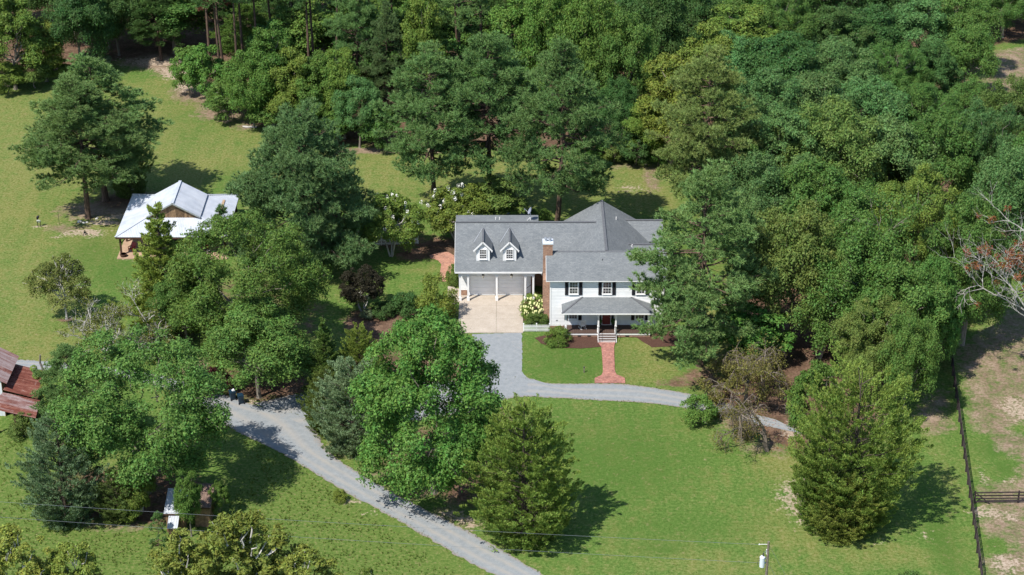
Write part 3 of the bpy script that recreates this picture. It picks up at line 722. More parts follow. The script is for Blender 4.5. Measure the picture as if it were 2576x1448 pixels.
    for xx in (sx0 + 0.06, sx1 - 0.06):
        MB().tube(catmull([(xx, 0.9, 1.42), (xx, 0.5, 1.40), (xx, -0.40, 0.98), (xx, -0.62, 0.80), (xx, -0.60, 0.0)], 5), 0.028, 6).build('handrail', 'dark_metal', H)
        MB().box(xx - 0.07, xx + 0.07, 0.72, 0.86, 0.54, 1.42).build('newel_post', 'white_paint', H)
    # front door
    dr = MB().box(HX - 0.45, HX + 0.45, YF - 0.07, YF - 0.02, 0.60, 2.62).build('front_door', 'red_paint', H)
    for zc in (0.75, 1.65):
        for xs_ in (-0.36, 0.04): MB().box(HX + xs_, HX + xs_ + 0.32, YF - 0.085, YF - 0.071, zc, zc + 0.75).build('door_panel', 'red_paint', dr)
    MB().tube([(HX + 0.38, YF - 0.07, 1.55), (HX + 0.38, YF - 0.14, 1.55)], 0.03, 6).build('door_knob', 'galvanised', dr)
    fr = MB()
    for xs_ in (-0.94, -0.52, 0.46, 0.88): fr.box(HX + xs_, HX + xs_ + 0.06, YF - 0.09, YF - 0.01, 0.55, 2.78)
    fr.box(HX - 0.94, HX + 0.94, YF - 0.092, YF - 0.01, 2.63, 2.80); fr.box(HX - 0.94, HX + 0.94, YF - 0.10, YF - 0.01, 0.538, 0.60)
    fr = fr.build('door_frame', 'white_paint', H)
    for xs_ in (-0.88, 0.52):
        MB().box(HX + xs_ + 0.003, HX + xs_ + 0.357, YF - 0.075, YF - 0.02, 0.603, 1.25).build('panel', 'white_paint', fr)
        for j in range(3): MB().box(HX + xs_ + 0.05, HX + xs_ + 0.31, YF - 0.065, YF - 0.03, 1.28 + 0.44 * j, 1.68 + 0.44 * j).build('pane', 'window_glass', fr)
    for xs_ in (-2.0,):
        l = MB().box(HX + xs_ - 0.06, HX + xs_ + 0.06, YF - 0.16, YF - 0.04, 2.05, 2.35).build('porch_lantern', 'dark_metal', H)
    MB().box(5.0, 5.16, YF - 0.06, YF - 0.03, 1.05, 1.2).build('outlet_box', 'galvanised', H)
    # --- brick chimney on the gable
    ch = MB().box(3.52, X0 - 0.035, 4.85, 6.65, 0, 5.2).hexa([(3.52, 4.85, 5.2), (X0 - 0.035, 4.85, 5.2), (X0 - 0.035, 6.65, 5.2), (3.52, 6.65, 5.2)], [(3.52, 5.2, 5.9), (X0 - 0.035, 5.2, 5.9), (X0 - 0.035, 6.3, 5.9), (3.52, 6.3, 5.9)]).box(3.52, X0 - 0.035, 5.2, 6.3, 5.9, 6.5).box(3.52, 4.58, 5.2, 6.3, 6.501, 9.35).build('chimney', 'brick', H)
    MB().box(3.48, 4.62, 5.16, 6.34, 9.352, 9.52).build('corbel', 'brick', ch)
    MB().box(3.45, 4.65, 5.13, 6.37, 9.522, 9.68).build('chimney_cap', 'transformer_grey', ch)
    for xx in (3.82, 4.28):
        fl = MB().lathe((xx, 5.75, 9.68), [(0.15, 0), (0.15, 0.32)], 10).build('flue', 'galvanised', ch)
    MB().lathe((3.82, 5.75, 10.0), [(0.17, 0), (0.19, 0.10), (0.05, 0.14)], 10).build('flue_hood', 'galvanised', ch)
    MB().lathe((4.28, 5.75, 10.0), [(0.17, 0), (0.19, 0.10), (0.05, 0.14)], 10).build('flue_hood', 'galvanised', ch)
    # --- rear ell, ridge running away from the viewer
    ER, ES, EY1 = 8.42, 0.60, 19.6
    exl, exr = 5.2, 16.2
    zl = ER - (HX - exl) * ES; zr = ER - (exr - HX) * ES
    MB().box(exl + 0.35, exr - 0.35, YB + 0.05, EY1 - 0.35, 0, zl - 0.1).build('wall', 'siding', H)
    MB().prism([(exl + 0.4, EY1 - 0.36, zl - 0.09), (exr - 0.4, EY1 - 0.36, zl - 0.09), (HX, EY1 - 0.36, ER - 0.25)], (0, -0.25, 0)).build('gable', 'siding', H)
    er = MB().slab([(exl, RY + 0.25, zl), (HX, RY + 0.25, ER), (HX, EY1, ER), (exl, EY1, zl)], 0.14).slab([(HX, RY + 0.25, ER), (exr, RY + 0.25, zr), (exr, EY1, zr), (HX, EY1, ER)], 0.14).build('rear_roof', 'shingle', H)
    MB().bar((HX, RY + 0.2, ER + 0.02), (HX, EY1 + 0.01, ER + 0.02), 0.30, 0.06).build('ridge_cap', 'ridge_cap', er)
    for xx, yy in ((12.3, 16.2), (13.9, 10.7)): MB().tube([(xx, yy, ER - (xx - HX) * ES - 0.1), (xx, yy, ER - (xx - HX) * ES + 0.36)], 0.055, 8).build('vent_pipe', 'vent_white', er)
    # cross gables on its right side
    for (yc, zc, xs_) in ((17.6, 6.75, 13.4), (11.0, 6.75, 13.4)):
        sl = 0.6; hw = 2.6; xe = 17.9
        MB().slab([(xs_ - 0.2, yc, zc), (xs_ + 2.5, yc - hw, zc - hw * sl), (xe, yc - hw, zc - hw * sl), (xe, yc, zc)], 0.12).slab([(xs_ - 0.2, yc, zc), (xe, yc, zc), (xe, yc + hw, zc - hw * sl), (xs_ + 2.5, yc + hw, zc - hw * sl)], 0.12).build('cross_roof', 'shingle', H)
        MB().bar((xs_ - 0.2, yc, zc + 0.02), (xe + 0.02, yc, zc + 0.02), 0.28, 0.06).build('ridge_cap', 'ridge_cap', er)
        MB().prism([(xe - 0.4, yc - hw + 0.3, 0), (xe - 0.4, yc + hw - 0.3, 0), (xe - 0.4, yc + hw - 0.3, zc - hw * sl), (xe - 0.4, yc, zc - 0.2), (xe - 0.4, yc - hw + 0.3, zc - hw * sl)], (-3.5, 0, 0)).build('wall', 'siding', H)
    # --- garage wing
    GS = 0.75; gy0, gz0 = 9.35, 4.0; gry = 14.57; grz = gz0 + (gry - gy0) * GS
    gx0, gx1 = -6.62, 5.6
    gyb = 19.4; gzb = grz - (gyb - gry) * GS
    xe = HX - (ER - grz) / ES
    g = MB().slab([(gx0, gy0, gz0), (5.6, gy0, gz0), (7.6, 12.2, gz0 + (12.2 - gy0) * GS), (xe + 0.25, gry, grz), (gx0, gry, grz)], 0.14).slab([(gx0, gry, grz), (xe + 0.25, gry, grz), (6.5, gyb, gzb), (gx0, gyb, gzb)], 0.14)
    groof = g.build('garage_roof', 'shingle', H)
    MB().bar((gx0 - 0.01, gry, grz + 0.02), (xe, gry, grz + 0.02), 0.30, 0.06).build('ridge_cap', 'ridge_cap', groof)
    # rear shed dormer: its flat roof shows as a strip above the ridge
    MB().slab([(gx0 + 0.02, gry + 0.1, grz + 0.06), (3.1, gry + 0.1, grz + 0.06), (3.1, gry + 1.9, grz + 0.01), (gx0 + 0.02, gry + 1.9, grz + 0.01)], 0.12).build('shed_dormer_roof', 'shingle', H)
    MB().box(gx0 + 0.3, 2.9, gry + 0.6, gry + 1.7, gzb, grz - 0.12).build('wall', 'siding', H)
    for xx in (-1.9, -1.45): MB().tube([(xx, gry + 0.55, grz), (xx, gry + 0.55, grz + 0.38)], 0.05, 8).build('vent_pipe', 'vent_white', groof)
    MB().box(gx0 + 0.01, 3.5, gy0 - 0.035, gy0 - 0.003, gz0 - 0.20, gz0 - 0.01).build('fascia', 'white_paint', groof)
    for ya, za, yb_, zb_ in ((gy0, gz0, gry, grz), (gry + 0.001, grz, gyb, gzb)):
        MB().prism([(gx0 - 0.035, ya, za - 0.2), (gx0 - 0.035, yb_, zb_ - 0.2), (gx0 - 0.035, yb_, zb_ - 0.02), (gx0 - 0.035, ya, za - 0.02)][::-1], (0.03, 0, 0)).build('rake_board', 'white_paint', groof)
    GX0, GX1, GY = -6.15, 3.4, 11.15
    MB().box(GX0, 2.2, GY, 19.0, 0.0, 4.2).build('garage_wall', 'garage_white', H)
    siding_y(GY, 19.0, GX0, 0.75, 4.2, H, -1)
    MB().prism([(GX0, 11.2, 4.21), (GX0, 18.9, 4.21), (GX0, gry, grz - 0.35)], (0.3, 0, 0)).build('gable', 'siding', H)
    MB().box(GX0 - 0.04, GX0 + 0.9, GY - 0.06, 19.05, 0.0, 0.72).build('foundation', 'brick', H)
    siding_x(GX0, -4.95, GY - 0.005, 0.74, 3.3, H)
    MB().box(2.21, 2.4, 12.0, 19.0, 0, 3.6).box(2.41, 6.0, 13.6, 13.8, 0, 4.5).build('breezeway_wall', 'brick', H)
    MB().box(1.55, 2.2, GY - 0.002, GY + 0.2, 0.0, 0.3).build('foundation', 'brick', H)
    siding_x(1.50, 2.2, GY - 0.004, 0.32, 3.3, H)
    MB().bar((1.55, 10.6, 1.1), (2.3, 11.0, 1.55), 0.04).build('handrail', 'dark_metal', H)
    # beam with two shallow arches
    def arch(xa_, xb_, zb_, zt, y0_, y1_, rise_=0.42):
        n_ = 14; pts = []
        xc_, hw_ = (xa_ + xb_) / 2, (xb_ - xa_) / 2
        m_ = MB()
        for k in range(n_):
            t0, t1 = k / n_, (k + 1) / n_
            f_ = lambda t: zb_ + rise_ * math.sqrt(max(0, 1 - (2 * t - 1) ** 2))
            xa2, xb2 = xa_ + (xb_ - xa_) * t0, xa_ + (xb_ - xa_) * t1
            m_.hexa([(xa2, y0_, f_(t0)), (xb2, y0_, f_(t1)), (xb2, y1_, f_(t1)), (xa2, y1_, f_(t0))], [(xa2, y0_, zt), (xb2, y0_, zt), (xb2, y1_, zt), (xa2, y1_, zt)])
        return m_
    y0_, y1_ = 9.68, 9.84
    bt = gz0 + 0.02
    arch(-4.98, -1.90, 3.28, bt, y0_, y1_).build('arched_beam', 'white_paint', H)
    arch(-1.66, 1.42, 3.28, bt, y0_, y1_).build('arched_beam', 'white_paint', H)
    arch(2.56, 3.5, 3.28, bt, y0_, y1_, 0.35).build('arched_beam', 'white_paint', H)
    for a, b in ((-6.2, -4.981), (-1.899, -1.661), (1.421, 2.559)): MB().box(a, b, y0_, y1_, 3.28, bt).build('beam', 'white_paint', H)
    MB().box(gx0 + 0.05, 3.5, gy0 + 0.02, GY, gz0 - 0.03, gz0 + 0.01).build('soffit', 'white_paint', H)
    MB().box(GX0 + 0.02, 2.2, GY - 0.03, GY - 0.004, 3.3, 4.0).build('frieze', 'garage_white', H)
    for xp in (-6.05, -5.10, -1.78, 1.54, 2.47):
        p = MB().box(xp - 0.11, xp + 0.11, 9.65, 9.87, 0.09, 3.278).build('garage_post', 'white_paint', H)
        MB().box(xp - 0.16, xp + 0.16, 9.60, 9.92, 0.088, 0.52).box(xp - 0.15, xp + 0.15, 9.61, 9.91, 3.15, 3.276).build('post_trim', 'white_paint', p)
    for xa_, xb_ in ((-4.80, -1.98), (-1.52, 1.32)):
        fr = MB().box(xa_ - 0.12, xa_, GY - 0.07, GY - 0.003, 0.09, 2.62).box(xb_, xb_ + 0.12, GY - 0.07, GY - 0.003, 0.09, 2.62).box(xa_ - 0.12, xb_ + 0.12, GY - 0.075, GY - 0.003, 2.50, 2.66).build('garage_door', 'white_paint', H)
        hh = 2.42 / 5
        for k in range(5):
            MB().box(xa_ + 0.005, xb_ - 0.005, GY - 0.045, GY - 0.005, 0.09 + hh * k + 0.008, 0.09 + hh * (k + 1) - 0.008).build('door_section', 'garage_white', fr)
    for xc in (-3.35, -0.05):
        ln = MB().lathe((xc, 9.58, 3.10), [(0.02, 0.62), (0.02, 0.50), (0.17, 0.40), (0.19, 0.36), (0.06, 0.355)], 6).lathe((xc, 9.58, 3.10), [(0.05, -0.04), (0.10, 0.0)], 6).build('lantern', 'dark_metal', H)
        MB().lathe((xc, 9.58, 3.10), [(0.095, 0.002), (0.155, 0.353)], 6).build('lantern_glass', 'lamp_glass', ln)
    # dormers
    for xc in (-3.36, -0.28):
        w2, yd = 0.78, 10.5; zb_ = gz0 + (yd - gy0) * GS
        zw = zb_ + 1.36; za = zb_ + 2.56; rw = 1.09; ze = zb_ + 1.42
        dm = MB().hexa([(xc - w2, yd, zb_ - 0.05), (xc + w2, yd, zb_ - 0.05), (xc + w2, 12.6, zw - 0.1), (xc - w2, 12.6, zw - 0.1)], [(xc - w2, yd, zw + 0.05), (xc + w2, yd, zw + 0.05), (xc + w2, 12.6, zw + 0.05), (xc - w2, 12.6, zw + 0.05)])
        dm.prism([(xc - w2, yd, zw + 0.051), (xc + w2, yd, zw + 0.051), (xc, yd, zw + 0.051 + w2 * (za - ze) / rw)], (0, 0.3, 0))
        dm = dm.build('dormer', 'siding', H)
        yk = lambda z: gy0 + (z - gz0) / GS
        yo = yd - 0.22
        dr_ = MB().slab([(xc - rw, yo, ze), (xc, yo, za), (xc, yk(za) + 0.1, za), (xc - rw, yk(ze) + 0.1, ze)], 0.09).slab([(xc, yo, za), (xc + rw, yo, ze), (xc + rw, yk(ze) + 0.1, ze), (xc, yk(za) + 0.1, za)], 0.09).build('dormer_roof', 'shingle', dm)
        MB().bar((xc, yo - 0.005, za + 0.02), (xc, yk(za) + 0.1, za + 0.02), 0.20, 0.05).build('ridge_cap', 'ridge_cap', dm)
        for sg in (-1, 1):
            MB().bar((xc, yo - 0.02, za - 0.09), (xc + sg * rw, yo - 0.02, ze - 0.09), 0.04, 0.17, (0, 0, 1)).build('rake_board', 'white_paint', dm)
            MB().bar((xc + sg * (rw + 0.01), yk(ze) + 0.02, ze + 0.04), (xc + sg * 0.05, yk(za) + 0.06, za + 0.05), 0.05, 0.02).build('valley_flashing', 'galvanised', dm)
            MB().box(xc + sg * rw - 0.13 * (sg > 0) - 0.0 * (sg < 0), xc + sg * rw + 0.13 * (sg < 0), yo - 0.03, yd - 0.01, ze - 0.2, ze - 0.10).build('cornice_return', 'white_paint', dm)
        window(H, xc, yd - 0.01, zb_ + 0.26, zb_ + 1.46, 0.72, 3, 4, trim=0.08)
build_house()
# ------------------------------------------------------------------ metal roofs laid sheet by sheet
def clip(poly, ax, val, keep_gt):
    out = []
    for i in range(len(poly)):
        a, b = poly[i], poly[(i + 1) % len(poly)]
        ia = (a[ax] >= val) == keep_gt; ib = (b[ax] >= val) == keep_gt
        if ia: out.append(a)
        if ia != ib:
            t = (val - a[ax]) / (b[ax] - a[ax]); out.append(tuple(a[k] + (b[k] - a[k]) * t for k in range(2)))
    return out
def sheets(par, pts, mat, width=0.62, ribs=3, name='roof_panel', thick=0.03, rib_h=0.028, jit=0.0, grey=0.0):
    """cover the flat roof face pts (counter-clockwise from above) with ribbed sheets that run down the slope"""
    P = [Vector(p) for p in pts]; n = (P[1] - P[0]).cross(P[2] - P[1]).normalized()
    if n.z < 0: n = -n
    t = Vector((0, 0, 1)).cross(n).normalized(); b = n.cross(t)
    q = [((p - P[0]).dot(t), (p - P[0]).dot(b)) for p in P]
    lo, hi = min(a for a, _ in q), max(a for a, _ in q)
    k = max(1, round((hi - lo) / width)); w = (hi - lo) / k
    to3 = lambda a, lift: P[0] + t * a[0] + b * a[1] + n * lift
    rr = random.Random(int(abs(P[0].x * 100)) + int(abs(P[0].y * 10)))
    for i in range(k):
        s = clip(clip(q, 0, lo + w * i + 0.003, True), 0, lo + w * (i + 1) - 0.003, False)
        if len(s) < 3: continue
        m = MB(); l = rr.uniform(0, jit)
        m.hexa([to3(p, -thick + l) for p in s], [to3(p, l) for p in s])
        for r in range(ribs):
            c = lo + w * (i + (r + 0.12) / ribs)
            s2 = clip(clip(s, 0, c, True), 0, c + 0.045, False)
            if len(s2) >= 3: m.hexa([to3(p, l) for p in s2], [to3(p, l + rib_h) for p in s2])
        o = m.build(name, mat, par)
        if mat == 'roof_rust':
            v = min(1, max(0, rr.gauss(grey, 0.12))); o.color = (v, v, v, 1)
PV = empty('pavilion', (-41.4, 27.6, 0))
tag(PV, 'open timber pavilion with pale metal hip roof and raised gable', 'pavilion')
def build_pavilion():
    x0, x1, y0, y1, ez = -48.2, -34.6, 21.3, 33.95, 2.72
    a0, a1, b0, b1, tz = -44.55, -38.25, 24.45, 30.75, 4.05
    V = PV
    sl = MB().box(x0 + 0.1, x1 - 0.1, 20.75, y1 - 0.2, 0, 0.12).build('floor_slab', 'slab_tan', V)
    sheets(V, [(x0, y0, ez), (x1, y0, ez), (a1, b0, tz), (a0, b0, tz)], 'roof_tin')
    sheets(V, [(x0, y1, ez), (x0, y0, ez), (a0, b0, tz), (a0, b1, tz)], 'roof_tin')
    sheets(V, [(x1, y0, ez), (x1, y1, ez), (a1, b1, tz), (a1, b0, tz)], 'roof_tin')
    sheets(V, [(x1, y1, ez), (x0, y1, ez), (a0, b1, tz), (a1, b1, tz)], 'roof_tin')
    rx, rz, gz, gy0, gy1 = -41.4, 6.05, 4.22, 23.95, 30.6
    w = 3.30
    sheets(V, [(rx - w, gy0, gz), (rx, gy0, rz), (rx, gy1, rz), (rx - w, gy1, gz)], 'roof_tin')
    sheets(V, [(rx, gy0, rz), (rx + w, gy0, gz), (rx + w, gy1, gz), (rx, gy1, rz)], 'roof_tin')
    MB().bar((rx, gy0 - 0.02, rz + 0.045), (rx, gy1 + 0.02, rz + 0.045), 0.36, 0.03).build('ridge_cap', 'roof_tin', V)
    for a, b in (((x0, y0, ez), (a0, b0, tz)), ((x1, y0, ez), (a1, b0, tz)), ((x0, y1, ez), (a0, b1, tz)), ((x1, y1, ez), (a1, b1, tz))):
        MB().bar(Vector(a) + Vector((0, 0, .05)), Vector(b) + Vector((0, 0, .05)), 0.24, 0.03).build('hip_cap', 'roof_tin', V)
    for sg in (-1, 1):
        for yy in (gy0 - 0.03, gy1 + 0.03): MB().bar((rx, yy, rz - 0.1), (rx + sg * w, yy, gz - 0.1), 0.04, 0.16).build('rake_board', 'galvanised', V)
        MB().box(rx + sg * (w - 0.25) - 0.06, rx + sg * (w - 0.25) + 0.06, b0 + 0.1, b1 - 0.2, 3.85, gz - 0.02).build('clerestory_wall', 'weathered_wood', V)
    # weathered planks closing the gables
    k = 22; wd = 2 * (w - 0.35) / k
    for yy in (24.25, 30.3):
        for i in range(k):
            xa = rx - w + 0.35 + wd * i; xb = xa + wd - 0.012
            h0 = rz - 0.08 - abs(xa - rx) * (rz - gz) / w; h1 = rz - 0.08 - abs(xb - rx) * (rz - gz) / w
            zb = 3.9; d = rnd.uniform(0, 0.015)
            if max(h0, h1) - zb < 0.05: continue
            MB().hexa([(xa, yy - d, zb), (xb, yy - d, zb), (xb, yy + 0.03, zb), (xa, yy + 0.03, zb)], [(xa, yy - d, h0), (xb, yy - d, h1), (xb, yy + 0.03, h1), (xa, yy + 0.03, h0)]).build('gable_plank', 'weathered_wood', V)
    MB().box(x0 + 0.05, x1 - 0.05, y0 + 0.02, y0 + 0.12, ez - 0.26, ez - 0.04).box(x0 + 0.05, x1 - 0.05, y1 - 0.12, y1 - 0.02, ez - 0.26, ez - 0.04).box(x0 + 0.02, x0 + 0.12, y0 + 0.13, y1 - 0.13, ez - 0.26, ez - 0.04).box(x1 - 0.12, x1 - 0.02, y0 + 0.13, y1 - 0.13, ez - 0.26, ez - 0.04).build('eave_board', 'post_brown', V)
    for px in (-47.7, -43.4, -39.2, -35.1):
        for py in (21.75, 33.45):
            p = MB().box(px - 0.11, px + 0.11, py - 0.11, py + 0.11, 0.121, 2.45).build('post', 'post_brown', V)
            for sg in (-1, 1):
                if (px, sg) in ((-47.7, -1), (-35.1, 1)): continue
                MB().bar((px + sg * 0.1, py, 1.7), (px + sg * 0.75, py, 2.44), 0.10).build('brace', 'post_brown', p)
    for py in (25.6, 29.6):
        for px in (-47.7, -35.1): MB().box(px - 0.11, px + 0.11, py - 0.11, py + 0.11, 0.121, 2.45).build('post', 'post_brown', V)
    # enclosed room in the middle
    MB().box(-46.2, -36.0, 25.2, 30.9, 0.121, 3.35).build('room_wall', 'tan_wall', V)
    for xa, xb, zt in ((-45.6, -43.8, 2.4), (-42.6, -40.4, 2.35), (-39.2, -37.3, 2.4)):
        MB().box(xa, xb, 25.12, 25.19, 0.125, zt).build('doorway', 'dark_interior', V)  # flat dark panels on the solid wall, painted shade of open doorways
build_pavilion()

BN = empty('barn', (-53.0, -15.0, 0))
tag(BN, 'old barn with rusty red sheet metal roofs and open lean-to', 'barn')
def build_barn():
    V = BN
    ex, e0, e1, ez, s = -52.6, -16.75, -10.8, 4.0, 0.56
    rx = -57.5; rz = ez + (ex - rx) * s
    sheets(V, [(rx, e0, rz), (ex, e0, ez), (ex, e1, ez), (rx, e1, rz)], 'roof_rust', 0.66, 4, jit=0.02, grey=0.62)
    sheets(V, [(rx, e1, rz), (2 * rx - ex, e1, ez), (2 * rx - ex, e0, ez), (rx, e0, rz)], 'roof_rust', 0.66, 4, jit=0.02, grey=0.6)
    sheets(V, [(-53.0, -16.85, 3.35), (-49.55, -16.85, 2.3), (-49.75, -11.25, 2.3), (-53.0, -11.25, 3.35)], 'roof_rust', 0.66, 4, jit=0.03, grey=0.15)
    sheets(V, [(-53.9, -20.45, 3.30), (-49.0, -20.45, 2.05), (-49.25, -16.98, 2.15), (-53.0, -16.98, 3.2)], 'roof_rust', 0.66, 4, jit=0.03, grey=0.42)
    k = 16; wd = (e1 - e0) / k
    for i in range(k):
        y = e0 + 0.15 + (e1 - e0 - 0.3) / k * i
        MB().box(-53.2, -53.14, y, y + (e1 - e0 - 0.3) / k - 0.015, 0, 4.1).build('wall_plank', 'weathered_wood', V)
    k = 26
    for i in range(k):
        xa = -61.6 + 8.4 / k * i; xb = xa + 8.4 / k - 0.015; f = lambda x: rz - 0.15 - abs(x - rx) * s
        MB().hexa([(xa, e0 + 0.25, 0), (xb, e0 + 0.25, 0), (xb, e0 + 0.3, 0), (xa, e0 + 0.3, 0)], [(xa, e0 + 0.25, f(xa)), (xb, e0 + 0.25, f(xb)), (xb, e0 + 0.3, f(xb)), (xa, e0 + 0.3, f(xa))]).build('wall_plank', 'door_grey' if i > 20 else 'weathered_wood', V)
    MB().box(-61.6, -53.25, e0 + 0.35, e1 - 0.2, 0, 3.9).build('inner_wall', 'dark_interior', V)
    for px, py, h in ((-49.4, -20.2, 2.0), (-51.2, -20.2, 2.4), (-53.4, -20.2, 3.0), (-49.9, -16.9, 2.1), (-50.1, -11.5, 2.2)): MB().box(px - 0.08, px + 0.08, py - 0.08, py + 0.08, 0, h).build('post', 'post_brown', V)
    MB().box(-53.1, -49.9, -16.2, -16.1, 0, 2.15).build('lean_to_wall', 'dark_interior', V)  # near-black colour holds the shade of the opening below the roof
    MB().box(-53.9, -53.2, -20.3, -19.9, 0, 0.75).build('brick_pier', 'brick', V)
build_barn()

def small_shed(name, label, x0, x1, y0, y1, zf, zb, mat, wall):
    o = empty(name, ((x0 + x1) / 2, (y0 + y1) / 2, 0)); tag(o, label, 'shed')
    sheets(o, [(x0, y0, zf), (x1, y0, zf), (x1, y1, zb), (x0, y1, zb)], mat, 0.62, 2, grey=0.3)
    MB().box(x0 + 0.15, x1 - 0.15, y0 + 0.15, y1 - 0.15, 0, min(zf, zb) - 0.05).build('wall', wall, o)
    MB().box(x0 + 0.02, x1 - 0.02, y0 - 0.02, y0 + 0.02, zf - 0.16, zf - 0.035).build('fascia', 'post_brown', o)
    return o
a = G3(479, 1506, 2.2); b = G3(530, 1448, 2.9)
sh = small_shed('tool_shed', 'small shed with pale blue-white tin roof half hidden by a sapling', a.x, a.x + 2.0, a.y, a.y + 3.2, 2.2, 3.0, 'roof_tin', 'weathered_wood')
a2 = G3(489, 1550, 1.4)
sheets(sh, [(a2.x, a2.y, 1.45), (a2.x + 1.0, a2.y, 1.45), (a2.x + 1.0, a.y + 0.3, 2.02), (a2.x, a.y + 0.3, 2.02)], 'roof_tin', 0.5, 2)
MB().box(a2.x + 0.1, a2.x + 0.9, a2.y + 0.1, a.y + 0.1, 0, 1.35).build('lean_to_wall', 'weathered_wood', sh)
a = G3(563, 1488, 2.3)
small_shed('brown_shed', 'brown roofed shed in deep shade right of the sapling', a.x, a.x + 1.75, a.y, a.y + 3.3, 2.3, 2.9, 'brown_roof', 'weathered_wood')
a = G3(413, 1502)
tag(MB().box(a.x - 0.22, a.x + 0.22, a.y, a.y + 0.45, 0.15, 0.75).box(a.x - 0.27, a.x + 0.27, a.y - 0.05, a.y + 0.5, 0.752, 0.84).box(a.x - 0.2, a.x - 0.12, a.y + .02, a.y + 0.1, 0, 0.148).box(a.x + 0.12, a.x + 0.2, a.y + .02, a.y + 0.1, 0, 0.148).box(a.x - 0.2, a.x - 0.12, a.y + .35, a.y + 0.43, 0, 0.148).box(a.x + 0.12, a.x + 0.2, a.y + .35, a.y + 0.43, 0, 0.148).build('hive_box', 'white_paint'), 'weathered white wooden box standing in the brush left of the tin shed', 'box')

# ------------------------------------------------------------------ fences
def rail_fence(name, label, pts, spacing, rails, h=1.35, mat='fence_wood', brace=None, inset=0.06):
    o = empty(name, pts[0]); tag(o, label, 'fence'); P = [Vector(p) for p in pts]
    posts = []
    for i in range(len(P) - 1):
        k = max(1, round((P[i + 1] - P[i]).length / spacing))
        posts += [P[i].lerp(P[i + 1], j / k) for j in range(k)]
    posts.append(P[-1])
    pm = MB().box(-0.07, 0.07, -0.07, 0.07, 0, h).mesh('post', mat=mat)
    for p in posts:
        q = link('post', pm, o); q.location = p - wloc(o); q.rotation_euler = (rnd.uniform(-.03, .03), rnd.uniform(-.03, .03), rnd.uniform(-.1, .1))
    for a, b in zip(posts[:-1], posts[1:]):
        d = (b - a).normalized(); nrm = Vector((d.y, -d.x, 0)) * inset
        for z in rails:
            dz = rnd.uniform(-0.02, 0.02)
            MB().bar(a + nrm + Vector((0, 0, z + dz)), b + nrm + Vector((0, 0, z - dz)), 0.035, 0.14).build('rail', mat, o)
    if brace:
        MB().bar(brace[0], brace[1], 0.09).build('brace', mat, o)
    return o
f0 = G3(2874, 1720); f1 = G3(2868, 1664); f2 = G3(2829, 1383); f3 = G3(2790, 1101.5); f4 = G3(2783, 1020)
rail_fence('board_fence', 'long dark board fence running beside the mown strip up to the tall trunk', [f0, f1, f2, f3, f4], 2.37, (0.30, 0.62, 0.94, 1.24))
c0 = Vector((45.15, -33.2, 0))
rail_fence('cross_fence', 'dark four-rail fence crossing the bare paddock to the right edge', [c0, Vector((49.4, -33.1, 0)), Vector((53.7, -33.0, 0)), Vector((58, -32.9, 0))], 4.3, (0.28, 0.60, 0.92, 1.28), 1.4, brace=((45.3, -33.25, 1.1), (46.6, -33.35, 0.05)), inset=0.085)
g0 = G3(2824, 950); g1 = G3(2842, 943); g2 = G3(2874, 928); g3 = G3(2908, 914); g4 = G3(2960, 890); g5 = G3(3030, 858)
rail_fence('shaded_fence', 'dark fence slanting away in the shade behind the tall trunk', [g0, g1, g2, g3, g4, g5], 20, (0.35, 0.75, 1.22), 1.35)
h0 = G3(2900, 104); h1 = G3(3040, 118)
rail_fence('far_fence', 'dark rail fence far off at the top right paddock', [h0, h0.lerp(h1, .33), h0.lerp(h1, .66), h1], 30, (0.4, 0.8, 1.2), 1.4)
h0 = G3(2445, 96); h1 = G3(2510, 86)
rail_fence('woodland_fence', 'short stretch of dark fence glimpsed among treetops at upper right', [h0, h0.lerp(h1, .5), h1], 30, (0.8, 1.3), 1.5)

def picket_fence(name, label, a, b, n, h=0.92):
    o = empty(name, a); tag(o, label, 'fence'); a, b = Vector(a), Vector(b)
    pm = MB().hexa([(-0.035, -0.02, 0.06), (0.035, -0.02, 0.06), (0.035, 0, 0.06), (-0.035, 0, 0.06)], [(-0.035, -0.02, h - 0.06), (0.035, -0.02, h - 0.06), (0.035, 0, h - 0.06), (-0.035, 0, h - 0.06)]).hexa([(-0.035, -0.02, h - 0.059), (0.035, -0.02, h - 0.059), (0.035, 0, h - 0.059), (-0.035, 0, h - 0.059)], [(-0.008, -0.02, h), (0.008, -0.02, h), (0.008, 0, h), (-0.008, 0, h)]).mesh('picket', mat='white_paint')
    for i in range(n):
        q = link('picket', pm, o); q.location = a.lerp(b, (i + 0.5) / n) - a
    for z in (0.25, 0.68): MB().bar(a + Vector((0, 0.03, z)), b + Vector((0, 0.03, z)), 0.04, 0.08).build('rail', 'white_paint', o)
    for t in (0, 0.5, 1):
        p = a.lerp(b, t); MB().box(p.x - 0.05, p.x + 0.05, p.y + 0.055, p.y + 0.155, 0, h + 0.06).box(p.x - 0.065, p.x + 0.065, p.y + 0.04, p.y + 0.17, h + 0.061, h + 0.1).build('post', 'white_paint', o)
    return o
picket_fence('picket_fence', 'white picket fence between the driveway and the house corner', (1.32, 2.15, 0), (4.25, 2.15, 0), 23)
picket_fence('garden_picket_fence', 'shaded white picket fence behind the white-flowered trees', G3(1010, 724), G3(1225, 716), 60)

